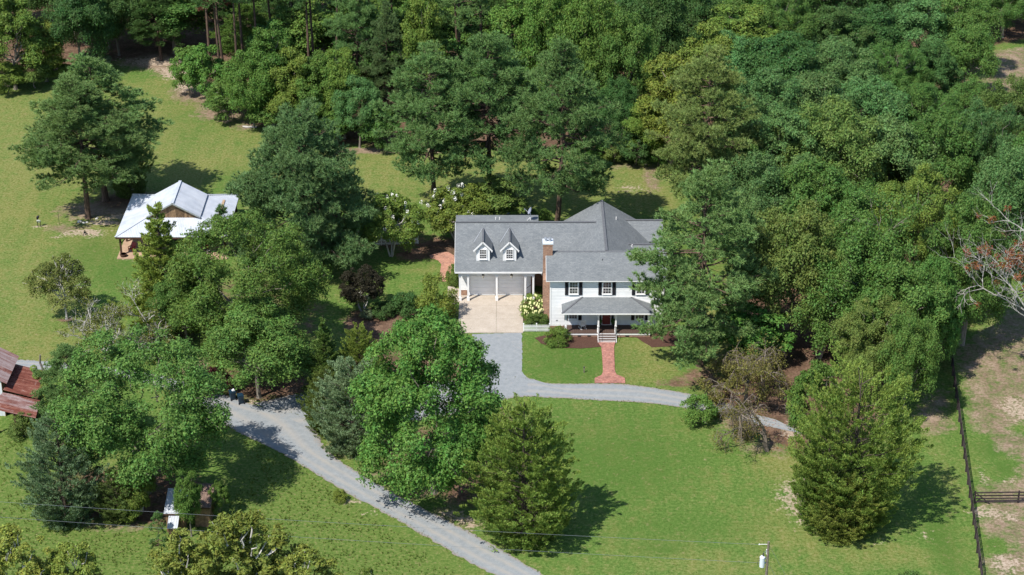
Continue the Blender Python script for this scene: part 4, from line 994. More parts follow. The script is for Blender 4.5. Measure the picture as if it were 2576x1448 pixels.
# ------------------------------------------------------------------ utility pole and wires
pt = G3(2252, 1587.6, 9.3); PX, PY = pt.x, pt.y
up = empty('utility_pole', (PX, PY, 0)); tag(up, 'wooden utility pole with grey transformer at the lower right', 'utility pole')
MB().tube([(PX, PY, 0), (PX, PY, 4.5), (PX, PY, 9.3)], [0.15, 0.13, 0.105], 10).build('pole', 'pole_wood', up)
tx = PX - 0.46
tr = MB().lathe((tx, PY - 0.12, 6.75), [(0.20, 0), (0.225, 0.03), (0.225, 0.95), (0.235, 0.97), (0.235, 1.03), (0.17, 1.10), (0.05, 1.12)], 14).build('transformer', 'transformer_grey', up, smooth=False)
MB().lathe((tx + 0.06, PY - 0.12, 7.87), [(0.05, 0), (0.07, 0.06), (0.04, 0.10), (0.07, 0.16), (0.04, 0.20), (0.065, 0.26), (0.02, 0.34)], 8).build('bushing', 'dark_metal', tr)
MB().box(PX - 0.24, PX - 0.10, PY - 0.06, PY + 0.06, 7.05, 7.13).box(PX - 0.24, PX - 0.10, PY - 0.06, PY + 0.06, 7.5, 7.58).build('bracket', 'galvanised', tr)
MB().tube(catmull([(tx + 0.06, PY - 0.12, 8.2), (tx + 0.2, PY - 0.12, 8.35), (PX - 0.05, PY - 0.05, 8.55), (PX - 0.05, PY - 0.08, 9.0)], 4), 0.016, 5).build('lead_wire', 'wire', up)
MB().tube(catmull([(tx - 0.22, PY - 0.15, 7.45), (tx - 0.35, PY - 0.15, 7.40), (tx - 0.40, PY - 0.15, 7.0)], 4), 0.022, 5).build('arrester', 'dark_metal', up)
MB().lathe((PX - 0.12, PY, 8.0), [(0.05, 0), (0.05, 0.5)], 6).build('cutout', 'vent_white', up)
MB().tube([(PX - 0.75, PY, 9.02), (PX - 0.1, PY, 9.02)], 0.025, 6).lathe((PX - 0.8, PY, 8.97), [(0.05, 0), (0.06, 0.05), (0.03, 0.1)], 8).build('insulator', 'vent_white', up)
def wire(name, label, a, b, sag, r=0.011):
    a, b = Vector(a), Vector(b); pts = []
    for i in range(33):
        t = i / 32; p = a.lerp(b, t); p.z -= sag * 4 * t * (1 - t); pts.append(p)
    return tag(MB().tube(pts, r, 5).build(name, 'wire'), label, 'wire')
w0 = G3(0, 1465, 8.9); d0 = (w0 - Vector((PX - 0.8, PY, 9.0))); e0_ = w0 + d0 * 0.25
wire('power_line', 'upper of the two thin power lines crossing the foreground', (PX - 0.8, PY, 9.0), e0_, 0.35)
w1 = G3(0, 1510, 7.0); d1 = (w1 - Vector((PX - 0.1, PY, 7.0))); e1_ = w1 + d1 * 0.25
wire('power_line', 'lower of the two thin power lines crossing the foreground', (PX - 0.1, PY, 7.05), e1_, 0.35)
wire('guy_wire', 'guy wire slanting down right from the top of the utility pole', (PX + 0.1, PY, 8.85), (PX + 4.6, PY + 0.2, 0.0), 0.0)
wire('guy_wire', 'short lower guy wire beside the transformer pole', (PX + 0.1, PY, 7.0), (PX + 3.9, PY - 0.2, 0.0), 0.0)

# ------------------------------------------------------------------ small things
def rocking_chair():
    o = empty('rocking_chair', (7.95, 1.95, 0.537), R(205)); tag(o, 'white slatted rocking chair on the front porch', 'chair'); WLOC[o.name] = Vector((0, 0, 0))
    W = 'white_paint'
    for sx in (-0.27, 0.27):
        MB().tube(catmull([(sx, -0.45, 0.10), (sx, -0.15, 0.025), (sx, 0.25, 0.03), (sx, 0.55, 0.14)], 5), 0.022, 6).build('rocker', W, o)
        MB().tube([(sx, -0.25, 0.05), (sx, -0.27, 0.66)], 0.024, 6).build('leg', W, o)
        MB().tube([(sx, 0.22, 0.05), (sx, 0.20, 0.5), (sx, 0.36, 1.18)], 0.024, 6).build('leg', W, o)
        MB().bar((sx * 1.08, -0.34, 0.67), (sx * 1.08, 0.28, 0.69), 0.08, 0.025).build('armrest', W, o)
    for i in range(6): MB().box(-0.26, 0.26, -0.26 + 0.085 * i, -0.19 + 0.085 * i, 0.42 - 0.008 * i, 0.44 - 0.008 * i).build('seat_slat', W, o)
    for i in range(5):
        x = -0.2 + 0.1 * i; MB().bar((x, 0.22, 0.42), (x, 0.36, 1.12), 0.05, 0.018).build('back_slat', W, o)
    MB().bar((-0.29, 0.365, 1.13), (0.29, 0.365, 1.13), 0.03, 0.10).build('top_rail', W, o)
rocking_chair()
def bin_(p, rz, label, white=False):
    o = empty('wheelie_bin', p, rz); tag(o, label, 'bin', 'bins beside the gravel drive'); WLOC[o.name] = Vector((0, 0, 0))
    MB().hexa([(-0.22, -0.26, 0.06), (0.22, -0.26, 0.06), (0.22, 0.22, 0.06), (-0.22, 0.22, 0.06)], [(-0.30, -0.38, 0.98), (0.30, -0.38, 0.98), (0.30, 0.34, 0.98), (-0.30, 0.34, 0.98)]).build('body', 'bin_blue', o)
    MB().hexa([(-0.32, -0.41, 0.985), (0.32, -0.41, 0.985), (0.32, 0.36, 0.985), (-0.32, 0.36, 0.985)], [(-0.28, -0.34, 1.07), (0.28, -0.34, 1.07), (0.28, 0.36, 1.10), (-0.28, 0.36, 1.10)]).build('lid', 'bin_blue', o)
    MB().tube([(-0.26, 0.42, 0.99), (0.26, 0.42, 0.99)], 0.025, 6).build('handle', 'bin_blue', o)
    for sx in (-0.27, 0.27): MB().tube([(sx - 0.03, 0.26, 0.12), (sx + 0.03, 0.26, 0.12)], 0.12, 12).build('wheel', 'black_paint', o)
    if white: MB().hexa([(-0.24, -0.1, 1.10), (0.05, -0.1, 1.10), (0.05, 0.15, 1.10), (-0.24, 0.15, 1.10)], [(-0.2, -0.06, 1.26), (0.0, -0.05, 1.22), (0.02, 0.12, 1.2), (-0.2, 0.1, 1.25)]).build('rubbish_bag', 'white_paint', o)
bin_(G3(682, 1171), R(205), 'dark blue wheeled bin with white bag on top under the oak', True)
bin_(G3(706, 1182), R(200), 'dark blue wheeled bin nearer the oak trunk, plain lid')
# satellite dish on the garage ridge
sd = empty('satellite_dish', (2.15, 15.0, 8.0)); tag(sd, 'grey satellite dish on the garage roof ridge', 'satellite dish')
MB().tube([(2.15, 15.0, 7.85), (2.15, 15.0, 8.95)], 0.045, 8).bar((2.15, 15.0, 8.35), (1.75, 14.85, 7.95), 0.04).build('mast', 'vent_white', sd)
def dish():
    m = MB(); c = Vector((2.2, 14.95, 9.15)); ax = Vector((-0.85, -0.15, 0.42)).normalized(); r = ax.cross(Vector((0, 0, 1))).normalized(); q = r.cross(ax)
    rings = [[c + ax * (0.16 * (rr / 0.42) ** 2) + r * (rr * math.cos(t)) + q * (rr * 1.1 * math.sin(t)) for t in [2 * math.pi * k / 16 for k in range(16)]] for rr in (0.02, 0.15, 0.28, 0.42)]
    for a, b in zip(rings[:-1], rings[1:]):
        for k in range(16): j = (k + 1) % 16; m.poly([a[k], a[j], b[j], b[k]]); m.poly([a[k] - ax * .02, b[k] - ax * .02, b[j] - ax * .02, a[j] - ax * .02])
    m.build('reflector', 'dish_grey', sd)
    MB().tube([c - q * 0.35, c + ax * 0.72 - q * 0.06], 0.022, 5).build('feed_arm', 'vent_white', sd)
    MB().bar(c + ax * 0.68 - q * 0.06, c + ax * 0.84 - q * 0.02, 0.10).build('receiver', 'dish_grey', sd)
dish()
# lawn lamp
p = G3(1711, 1092); ll = empty('lawn_lamp', p); tag(ll, 'short dark post lamp alone in the front lawn', 'lamp')
MB().box(p.x - 0.055, p.x + 0.055, p.y - 0.055, p.y + 0.055, 0, 0.55).build('post', 'pole_wood', ll)
MB().lathe((p.x, p.y, 0.55), [(0.04, 0), (0.09, 0.08), (0.10, 0.14), (0.02, 0.20)], 8).build('lamp_head', 'dark_metal', ll)
# garden sign
p = G3(114, 664.5); gs = empty('garden_sign', p); tag(gs, 'round white sign on two dark legs below a black figure, far left lawn', 'sign')
for dx in (-0.12, 0.22): MB().bar((p.x + dx, p.y, 0), (p.x + dx, p.y, 0.85), 0.07).build('leg', 'dark_metal', gs)
MB().tube([(p.x + 0.05, p.y - 0.05, 0.72), (p.x + 0.05, p.y + 0.0, 0.75)], 0.27, 20).build('disc', 'white_paint', gs)
MB().tube(catmull([(p.x - 0.02, p.y, 0.95), (p.x - 0.08, p.y, 1.15), (p.x + 0.02, p.y, 1.35), (p.x + 0.14, p.y, 1.52)], 4), [0.06, 0.09, 0.11, 0.12, 0.13, 0.14, 0.16, 0.17, 0.16, 0.15, 0.12, 0.09, 0.03], 8).build('figure', 'black_paint', gs)
# shepherd's hook
p = G3(174, 658); hk = tag(MB().tube(catmull([(p.x, p.y, 0), (p.x, p.y, 1.3), (p.x, p.y, 1.75), (p.x + 0.12, p.y, 1.9), (p.x + 0.25, p.y, 1.8)], 5), 0.022, 6).build('garden_hook', 'dark_metal'), 'thin dark garden hook standing in the shade left of the pine trunk', 'hook')
# stones below the pine and by the wood
def rock(name, p, s, label, mat, group):
    bm = bmesh.new(); bmesh.ops.create_icosphere(bm, subdivisions=2, radius=1.0); rr = random.Random(int(p.x * 100))
    for v in bm.verts: v.co = Vector((v.co.x * s[0], v.co.y * s[1], v.co.z * s[2])) * rr.uniform(0.78, 1.15)
    me = D.meshes.new(name); bm.to_mesh(me); bm.free(); me.materials.append(MAT[mat])
    o = link(name, me); o.location = (p.x, p.y, s[2] * 0.45); return tag(o, label, 'stone', group)
for (x, y, s, lab) in ((233, 652, .32, 'pale rounded stone, leftmost in the row below the pine trunk'), (245, 655, .22, 'small pale stone, second from left below the pine trunk'), (254, 654, .22, 'small pale stone just left of the pine trunk foot'), (283, 643, .2, 'pale stone right of the pine trunk foot'), (285, 640, .17, 'smallest pale stone right of the pine trunk foot')):
    rock('stone', G3(x, y), (s, s * 0.8, s * 0.6), lab, 'pale_stone', 'stones below the pine')
p = G3(249, 688); tp = empty('fire_tripod', p); tag(tp, 'small dark fire tripod over ash in the dirt below the pine', 'tripod')
for k in range(3):
    t = k * 2.1; MB().tube([(p.x + 0.35 * math.cos(t), p.y + 0.35 * math.sin(t), 0), (p.x, p.y, 0.6)], 0.03, 5).build('leg', 'dark_metal', tp)
MB().lathe((p.x, p.y, 0.16), [(0.08, 0), (0.14, 0.05), (0.14, 0.2)], 10).build('kettle', 'dark_metal', tp)
for (x, y, l, lab, dz) in ((735, 376, 1.6, 'pale fallen log at the foot of the wood, left one', .1), (722, 374, 1.0, 'short pale log end beside the fallen log', -.2), (1215, 438, 1.2, 'pale short log lying at the wood edge behind the pines', .3)):
    p = G3(x, y); tag(MB().tube([(p.x - l / 2, p.y, 0.12), (p.x, p.y + dz * .5, 0.15), (p.x + l / 2, p.y + dz, 0.12)], [0.13, 0.14, 0.11], 8).build('log', 'bark_pale'), lab, 'log')
# pavilion furniture
def adirondack(p, rz, lab, name='garden_chair'):
    o = empty(name, p, rz); tag(o, lab, 'chair', 'red chairs at the pavilion'); WLOC[o.name] = Vector((0, 0, 0))
    for sx in (-0.3, 0.3):
        MB().bar((sx, -0.35, 0.0), (sx, -0.35, 0.55), 0.07, 0.04).build('leg', 'red_plastic', o); MB().bar((sx, -0.4, 0.36), (sx, 0.42, 0.08), 0.04, 0.1).build('leg', 'red_plastic', o)
        MB().box(sx - 0.07, sx + 0.07, -0.42, 0.3, 0.551, 0.58).build('armrest', 'red_plastic', o)
    for i in range(5): MB().bar((-0.28, -0.36 + 0.12 * i, 0.38 - 0.04 * i), (0.28, -0.36 + 0.12 * i, 0.38 - 0.04 * i), 0.10, 0.02).build('seat_slat', 'red_plastic', o)
    for i in range(5):
        x = -0.24 + 0.12 * i; MB().bar((x, 0.15, 0.2), (x * 1.2, 0.5, 1.0 - abs(x) * 0.4), 0.1, 0.02).build('back_slat', 'red_plastic', o)
q = Vector((0, 0, .121))
adirondack(G3(388, 735, .12), R(-30), 'red wooden garden chair under the left end of the pavilion')
adirondack(G3(601, 730, .12), R(20), 'red wooden garden chair under the right end of the pavilion')
p = G3(362, 752, .12)
tag(MB().lathe(p, [(0.34, 0), (0.40, 0.16), (0.41, 0.34), (0.40, 0.36), (0.34, 0.36), (0.32, 0.15)], 14).build('planter_tub', 'post_brown'), 'dark round tub planter at the pavilion front left corner', 'planter')
p = G3(609, 742, .12)
tag(MB().lathe(p, [(0.16, 0), (0.22, 0.3), (0.24, 0.34), (0.19, 0.33)], 10).build('stone_pot', 'stone'), 'small grey pot beside the red chair at the pavilion right end', 'pot')
# tables behind the garage
for (x, y, w, lab, rz) in ((1465, 640, 2.3, 'dark blue garden table in shade behind the garage ridge, left one', .05), (1542, 646, 1.7, 'dark blue garden table in shade left of the tall pine trunk', -.25)):
    p = G3(x, y); o = empty('garden_table', p, rz); tag(o, lab, 'table', 'tables behind the garage'); WLOC[o.name] = Vector((0, 0, 0))
    for i in range(5): MB().box(-w / 2, w / 2, -0.5 + 0.2 * i, -0.315 + 0.2 * i, 0.70, 0.74).build('top_board', 'blue_table', o)
    for sx in (-1, 1):
        for sy in (-1, 1): MB().bar((sx * w * .4, sy * 0.4, 0), (sx * w * .4, sy * 0.3, 0.699), 0.08).build('leg', 'blue_table', o)
# ------------------------------------------------------------------ trees: prototypes
def unit(a): return a / np.maximum(np.linalg.norm(a, axis=-1, keepdims=True), 1e-9)
def leaf_quads(rng, pos, nrm, size, asp=0.62, fold=0.18):
    n = len(pos); nrm = unit(nrm)
    t = unit(np.cross(nrm, rng.normal(size=(n, 3)))); b = np.cross(nrm, t)
    s = (size if np.ndim(size) else np.full(n, size))[:, None] * rng.uniform(0.6, 1.3, (n, 1))
    v = np.empty((n, 3, 3))
    v[:, 0] = pos - t * s * 0.8 + b * s * asp; v[:, 1] = pos - t * s * 0.8 - b * s * asp; v[:, 2] = pos + t * s * 1.15 - nrm * s * fold
    return v.reshape(-1, 3)
def sph(rng, n): return unit(rng.normal(size=(n, 3)))
def limb(mb, rng, a, b, r0, r1, n=5, wob=0.06, sides=5, sag=0.0):
    a, b = np.array(a, float), np.array(b, float); l = np.linalg.norm(b - a)
    pts = []
    for i in range(n + 1):
        t = i / n; p = a + (b - a) * t
        if 0 < i < n: p = p + rng.normal(size=3) * l * wob
        p[2] += sag * l * math.sin(math.pi * t)
        pts.append(p)
    mb.tube(pts, [r0 + (r1 - r0) * i / n for i in range(n + 1)], sides); return pts
def broadleaf(seed, H=15.0, W=13.0, base=0.22, nleaf=24000, leaf=0.20, nclump=70, crad=(0.15, 0.27), bark='bark_grey', top=0.85, gap=0.0, stems=1, tr=0.26, twigs=10, flat=0.78):
    rng = np.random.default_rng(seed); rx = W / 2; zc = H * (base + 1) / 2; rz = H * (1 - base) / 2
    d = sph(rng, nclump * 3); d = d[d[:, 2] > -0.55 - 0.3 * rng.random(len(d))][:nclump]
    # uneven outline: a few big lobes push the shell in and out
    lob = sph(rng, 7); amp = rng.uniform(-0.22, 0.20, 7)
    k = 1 + (np.maximum(0, d @ lob.T) ** 3 * amp).sum(1)
    rf = np.where(rng.random(len(d)) < 0.82, rng.uniform(0.68, 0.95, len(d)), rng.uniform(0.3, 0.62, len(d)))
    c = d * (rf * k)[:, None] * np.array([rx, rx, rz]) ; 
    c[:, :2] *= (1 - 0.25 * np.maximum(0, c[:, 2:3] / rz) ** 2 * (1 - top) * 4)
    c[:, 2] += zc
    rc = rng.uniform(crad[0], crad[1], len(c)) * rx * np.clip(1.15 - 0.35 * (c[:, 2] - zc) / rz, 0.7, 1.3)
    w = rc ** 2; idx = rng.choice(len(c), nleaf, p=w / w.sum())
    out = unit(c - np.array([0, 0, zc - rz * 0.5]))
    dirs = unit(rng.normal(size=(nleaf, 3)) * 0.85 + out[idx] * 0.6 + np.array([0, 0, 0.75]))
    # ragged clump surface
    rr = rc[idx] * (1 - 0.42 * rng.random(nleaf) ** 1.9) * (1 + 0.28 * np.sin(dirs[:, 0] * 9 + idx) * np.sin(dirs[:, 1] * 9 + idx * 2) + 0.16 * rng.normal(size=nleaf) * 0.6)
    pos = c[idx] + dirs * rr[:, None] * np.array([1, 1, flat])
    nrm = dirs * 0.95 + np.array([0, 0, 0.3]) + rng.normal(size=(nleaf, 3)) * 0.55
    crown = fast_mesh('crown', leaf_quads(rng, pos, nrm, leaf), 3, 'leaf')
    mbs = [MB() for _ in range(stems)]; zt = H * (base + 0.18)
    starts = []
    for s in range(stems):
        an = 2 * math.pi * s / max(stems, 1) + rng.random(); off = 0.0 if stems == 1 else 0.12
        lean = 0.0 if stems == 1 else W * 0.16
        p0 = np.array([math.cos(an) * off, math.sin(an) * off, -0.1]); p1 = np.array([math.cos(an) * lean, math.sin(an) * lean, zt]) + rng.normal(size=3) * 0.15
        pts = [p0, p0 + (p1 - p0) * 0.06 + [0, 0, 0], p0 + (p1 - p0) * 0.5 + rng.normal(size=3) * 0.1, p1]
        mbs[s].tube(pts, [tr * 1.7 / stems ** .5, tr * 1.1 / stems ** .5, tr * 0.9 / stems ** .5, tr * 0.7 / stems ** .5], 8); starts.append(p1)
    order = np.argsort(-rc)
    for i in order[:14]:
        st = starts[i % len(starts)] * (np.array([1, 1, rng.uniform(0.75, 1.0)]) if stems == 1 else 1.0)
        limb(mbs[i % stems], rng, st, c[i], tr * rng.uniform(0.28, 0.5), 0.03, 5, 0.05, 5, 0.06)
    for i in (rng.choice(len(c), min(twigs, len(c)), False) if stems == 1 else ()):
        q = c[i] + unit(d[i % len(d)]) * rc[i] * rng.uniform(0.9, 1.15)
        limb(mbs[i % stems], rng, c[i] * np.array([.6, .6, .85]), q, 0.06, 0.015, 4, 0.07, 4, 0.03)
    return ([m.mesh('trunk', mat=bark, uv=False) for m in mbs], crown, H, W, {'c': c, 'rc': rc})
def needles(rng, cen, ax, n, L, w, spread=0.9):
    """tufts of needles: n thin blades around each centre"""
    m = len(cen); c = np.repeat(cen, n, 0); a = np.repeat(ax, n, 0); L = np.repeat(L, n)[:, None] if np.ndim(L) else L
    d = unit(a + rng.normal(size=(m * n, 3)) * spread); s = unit(np.cross(d, rng.normal(size=(m * n, 3))))
    l = L * rng.uniform(0.6, 1.2, (m * n, 1))
    v = np.empty((m * n, 3, 3)); v[:, 0] = c - s * w - d * l * 0.25; v[:, 1] = c + s * w - d * l * 0.25; v[:, 2] = c + d * l
    return v.reshape(-1, 3)
def pine(seed, H=22.0, W=11.0, base=0.30, nbr=62, shape=0.75, tufts=28, blades=17, pad=0.95, tr=0.30, droop=0.0, L=0.40):
    rng = np.random.default_rng(seed); mb = MB()
    lean = rng.normal(size=2) * 0.35
    def axis(z): t = z / H; return np.array([lean[0] * math.sin(t * 2.2) * 1.3, lean[1] * math.sin(t * 2.6) * 1.3, z])
    zs = [0, 0.02 * H, 0.15 * H, 0.3 * H, 0.5 * H, 0.7 * H, 0.85 * H, 0.97 * H]
    mb.tube([axis(z) - np.array([0, 0, 0.1 if z == 0 else 0]) for z in zs], [tr * 1.35, tr * 1.05, tr * .95, tr * .85, tr * .68, tr * .45, tr * .25, 0.04], 8)
    cen, axs, Ls = [], [], []
    for i in range(nbr):
        t = (i + rng.random()) / nbr; u = base + (1 - base) * t ** 0.92
        z0 = u * H * 0.97
        prof = (math.sin(math.pi * (0.16 + 0.84 * t) ** shape)) if t < 0.999 else 0.1
        ln = W / 2 * max(0.16, prof) * rng.uniform(0.55, 1.12)
        an = i * 2.399 + rng.normal() * 0.5
        rise = (0.55 * t - 0.12 - droop * (1 - t)) * ln + rng.normal() * 0.25
        p0 = axis(z0); dirx = np.array([math.cos(an), math.sin(an), 0])
        p1 = p0 + dirx * ln + np.array([0, 0, rise])
        pts = limb(mb, rng, p0, p1, 0.05 + 0.05 * (1 - t) * ln / 3, 0.02, 4, 0.05, 4, -0.05)
        npad = max(1, int(round(ln / 1.2)))
        for k in range(npad):
            f = 1.0 - 0.62 * k / max(npad, 1) * rng.uniform(0.8, 1.1)
            side = np.cross(dirx, [0, 0, 1]) * rng.normal() * (0.42 * ln * (1.05 - f) + 0.32)
            pc = p0 + (p1 - p0) * f + side + np.array([0, 0, rng.normal() * 0.18 + 0.1])
            if k or True:
                pr = pad * rng.uniform(0.7, 1.25) * (0.75 + 0.25 * (W / 11)); m = max(6, int(tufts * (pr / pad) ** 2 * rng.uniform(0.75, 1.15)))
                dd = sph(rng, m) * np.array([1, 1, 0.55]); rr = pr * rng.random((m, 1)) ** 0.45
                cc = pc + dd * rr; cen.append(cc); axs.append(unit(dd * 0.7 + dirx * 0.35 + np.array([0, 0, 0.65])))
                limb(mb, rng, p0 + (p1 - p0) * max(0.2, f - 0.25), pc, 0.03, 0.012, 2, 0.04, 3)
    # leader
    m = 30; dd = sph(rng, m) * np.array([.5, .5, .9]); cen.append(axis(H * 0.965) + dd * 0.7); axs.append(unit(dd * .5 + np.array([0, 0, 1.0])))
    cen = np.concatenate(cen); axs = np.concatenate(axs)
    crown = fast_mesh('crown', needles(rng, cen, axs, blades, L, 0.042, 0.75), 3, 'needle')
    return (mb.mesh('trunk', mat='bark_pine', uv=False), crown, H, W, {})
def cedar(seed, H=12.0, W=9.0, n=620, blades=44, base=0.02, pw=0.75, L=0.26, open_=0.0, belly=0.22, rise=0.35):
    """red cedar: boughs leave the trunk all round and carry plumes of scale foliage that tip upward"""
    rng = np.random.default_rng(seed); mb = MB(); mb.tube([(0, 0, -0.1), (0, 0, 0.3 * H), (0.05, 0, 0.7 * H), (0, 0, 0.98 * H)], [0.26, 0.2, 0.11, 0.02], 7)
    P, Nn = [], []
    lob = rng.uniform(0, 6.28, 5); la = rng.uniform(0.03, 0.09, 5)
    def rad(t, an):
        r = min(1.0, ((1 - t) / (1 - belly)) ** pw) * (0.62 + 0.38 * min(1, t / belly) if t < belly else 1)
        return W / 2 * r * (1 + sum(a * math.sin((k + 2) * an + l + 5 * t) for k, (l, a) in enumerate(zip(lob, la))))
    nb = n // 6
    for i in range(nb):
        t = 1 - (1 - (i + rng.random()) / nb) ** 0.60; t = base + (0.99 - base) * t
        an = i * 2.39996 + rng.normal() * 0.3; r = rad(t, an) * (rng.uniform(0.80, 1.10) if rng.random() > open_ else rng.uniform(0.45, 0.8))
        out = np.array([math.cos(an), math.sin(an), 0]); sd = np.array([-out[1], out[0], 0])
        up = rise + 0.45 * t + rng.normal() * 0.12
        p0 = np.array([0, 0, t * H - 0.30 * r * up]); tip = p0 + out * r + np.array([0, 0, r * up * 0.75])
        if i % 2 == 0: limb(mb, rng, p0, p0 + (tip - p0) * 0.7, 0.05, 0.015, 3, 0.03, 4)
        for k in range(8):
            f = 1.0 if k == 0 else rng.uniform(0.42, 0.98); spread = (1.05 - f) * r * 0.9 + 0.18
            c = p0 + (tip - p0) * f + sd * rng.normal() * spread * 0.55 + np.array([0, 0, rng.normal() * 0.10])
            ln = rng.uniform(0.55, 1.05) * (0.45 + 0.55 * min(1, r / 2.2))
            ax = unit(out * 0.9 + sd * rng.normal() * 0.45 + np.array([0, 0, up * 1.1 + 0.15]))
            m = int(blades * rng.uniform(0.75, 1.25) * (0.5 + 0.5 * min(1, r / 2)))
            s = rng.random(m) ** 0.8; w_ = ln * 0.26 * (1.03 - s) ** 0.6 + 0.03
            off = sph(rng, m) * w_[:, None] * np.array([1.2, 1.2, 0.6])
            P.append(c - ax * ln * (1 - s)[:, None] + off); Nn.append(unit(ax * 0.9 + off / np.maximum(w_, .05)[:, None] * 0.7 + rng.normal(size=(m, 3)) * 0.25 + np.array([0, 0, .25])))
    P = np.concatenate(P); A = np.concatenate(Nn); k = len(P)
    d = unit(A); s = unit(np.cross(d, rng.normal(size=(k, 3)) + np.array([0, 0, .4]))); l = L * rng.uniform(0.6, 1.3, (k, 1))
    v = np.empty((k, 3, 3)); v[:, 0] = P - d * l * 0.4 + s * l * 0.36; v[:, 1] = P - d * l * 0.4 - s * l * 0.36; v[:, 2] = P + d * l * 0.9
    crown = fast_mesh('crown', v.reshape(-1, 3), 3, 'needle')
    return (mb.mesh('trunk', mat='bark_dark', uv=False), crown, H, W, {})
def branching(seed, H, W, levels=4, kids=3, r0=0.2, spread=0.75, up=0.25, bark='bark_pale', fork=0.22, sides=5, weep=0.0, keep=1.0):
    """bare branch work; returns the mesh builder and the twig tips"""
    rng = np.random.default_rng(seed); mb = MB(); tips = []
    def grow(p, d, l, r, lev):
        n = 4; pts = [p]; q = np.array(p, float); dd = np.array(d, float)
        for i in range(n):
            dd = unit(dd + rng.normal(size=3) * 0.20 + np.array([0, 0, up * 0.18 - weep * 0.20 * lev]))
            q = q + dd * l / n; q[2] = max(q[2], 0.15); pts.append(q.copy())
        mb.tube(pts, [r * (1 - 0.55 * i / n) for i in range(n + 1)], sides if lev < 2 else 3, cap=False)
        if lev >= levels: tips.append((pts[-1], dd)); tips.append((pts[2], dd)); return
        k = kids + (1 if rng.random() < 0.4 else 0)
        for j in range(k):
            if rng.random() > keep and lev > 1: continue
            s = rng.uniform(0.35, 1.0) if j else 1.0; o = pts[min(n, max(1, int(round(s * n))))]
            e = unit(dd + sph(rng, 1)[0] * spread * (1.1 if lev == 0 else 1.0) + np.array([0, 0, up * 0.4]))
            grow(o, e, l * rng.uniform(0.55, 0.85), r * rng.uniform(0.50, 0.68), lev + 1)
    grow((0, 0, -0.1), np.array([0.05, 0, 1.0]), H * fork, r0, 0)
    return mb, tips, rng
def tip_leaves(rng, tips, per, rad, leaf, mat='leaf', frac=1.0):
    c = np.array([t[0] for t in tips]); c = c[rng.random(len(c)) < frac]
    idx = np.repeat(np.arange(len(c)), per); off = sph(rng, len(idx)) * rad * rng.random((len(idx), 1)) ** 0.5
    return fast_mesh('foliage', leaf_quads(rng, c[idx] + off, off + np.array([0, 0, .3]) + rng.normal(size=off.shape) * .4, leaf), 3, mat)

PROTO = {}
def P_(k, *v): PROTO.setdefault(k, []).append(v[0])
for s in range(5): P_('oak', broadleaf(100 + s, 15, 13, 0.18, 48000, 0.140, 84 + 8 * s))
for s in range(2): P_('bigoak', broadleaf(150 + s, 18, 17, 0.16, 82000, 0.128, 150, (0.11, 0.20), twigs=40, tr=0.45))
for s in range(3): P_('poplar', broadleaf(200 + s, 17, 8.5, 0.12, 36000, 0.142, 85, (0.17, 0.32), top=0.6))
P_('gum', broadleaf(260, 17, 13.5, 0.05, 80000, 0.128, 190, (0.11, 0.19), top=0.45, twigs=16, flat=0.9))
for s in range(2): P_('young', broadleaf(270 + s, 9, 6, 0.05, 22000, 0.118, 66, (0.16, 0.30), tr=0.12))
for s in range(3): P_('spray', broadleaf(280 + s, 11, 6.5, 0.08, 24000, 0.120, 110, (0.10, 0.20), top=0.5, tr=0.13, bark='bark_pale', twigs=30))
P_('fruit', broadleaf(300, 6.5, 7, 0.24, 14000, 0.09, 70, (0.12, 0.24), bark='bark_pale', tr=0.13, twigs=45))
for s in range(2): P_('myrtle', broadleaf(310 + s, 6.5, 6.5, 0.14, 24000, 0.10, 90, (0.13, 0.24), bark='bark_pale', stems=4, tr=0.16))
for s in range(3): P_('shrub', broadleaf(330 + s, 2.4, 3.2, -0.25, 9000, 0.07, 56, (0.22, 0.36), tr=0.05, twigs=4))
for s in range(3): P_('pine', pine(400 + s, 22, 12, 0.29 + 0.03 * s, 78, 0.72))
P_('openpine', pine(410, 21, 12.5, 0.22, 78, 0.74, 26, 18, 0.95, droop=0.22))
P_('roundpine', pine(420, 17, 15, 0.12, 130, 0.66, 26, 17, 0.98, tr=0.4))
for s in range(3): P_('tallpine', pine(430 + s, 28, 8.5, 0.60, 36, 0.8, 24, 18, 0.95, tr=0.27))
P_('youngpine', pine(440, 6, 3.6, 0.05, 34, 0.7, 18, 18, 0.45, tr=0.07, L=0.32))
for s in range(3): P_('cedar', cedar(500 + s, 12.5, 10.5, 1140, 72, 0.01, 0.46 + 0.1 * s, 0.125, belly=0.22 + 0.06 * s))
P_('opencedar', cedar(510, 12, 8, 560, 76, 0.05, 0.72, 0.135, open_=0.35, belly=0.10, rise=0.10))
for s in range(2): P_('greycedar', cedar(520 + s, 10, 9.5, 960, 66, 0.0, 0.48, 0.125, belly=0.32))
for s in range(2): P_('roundcedar', cedar(540 + s, 13, 12, 1140, 74, 0.0, 0.34, 0.13, belly=0.42))
print('prototypes', sum(len(v) for v in PROTO.values()), sum(len(p[1].polygons) for v in PROTO.values() for p in v))

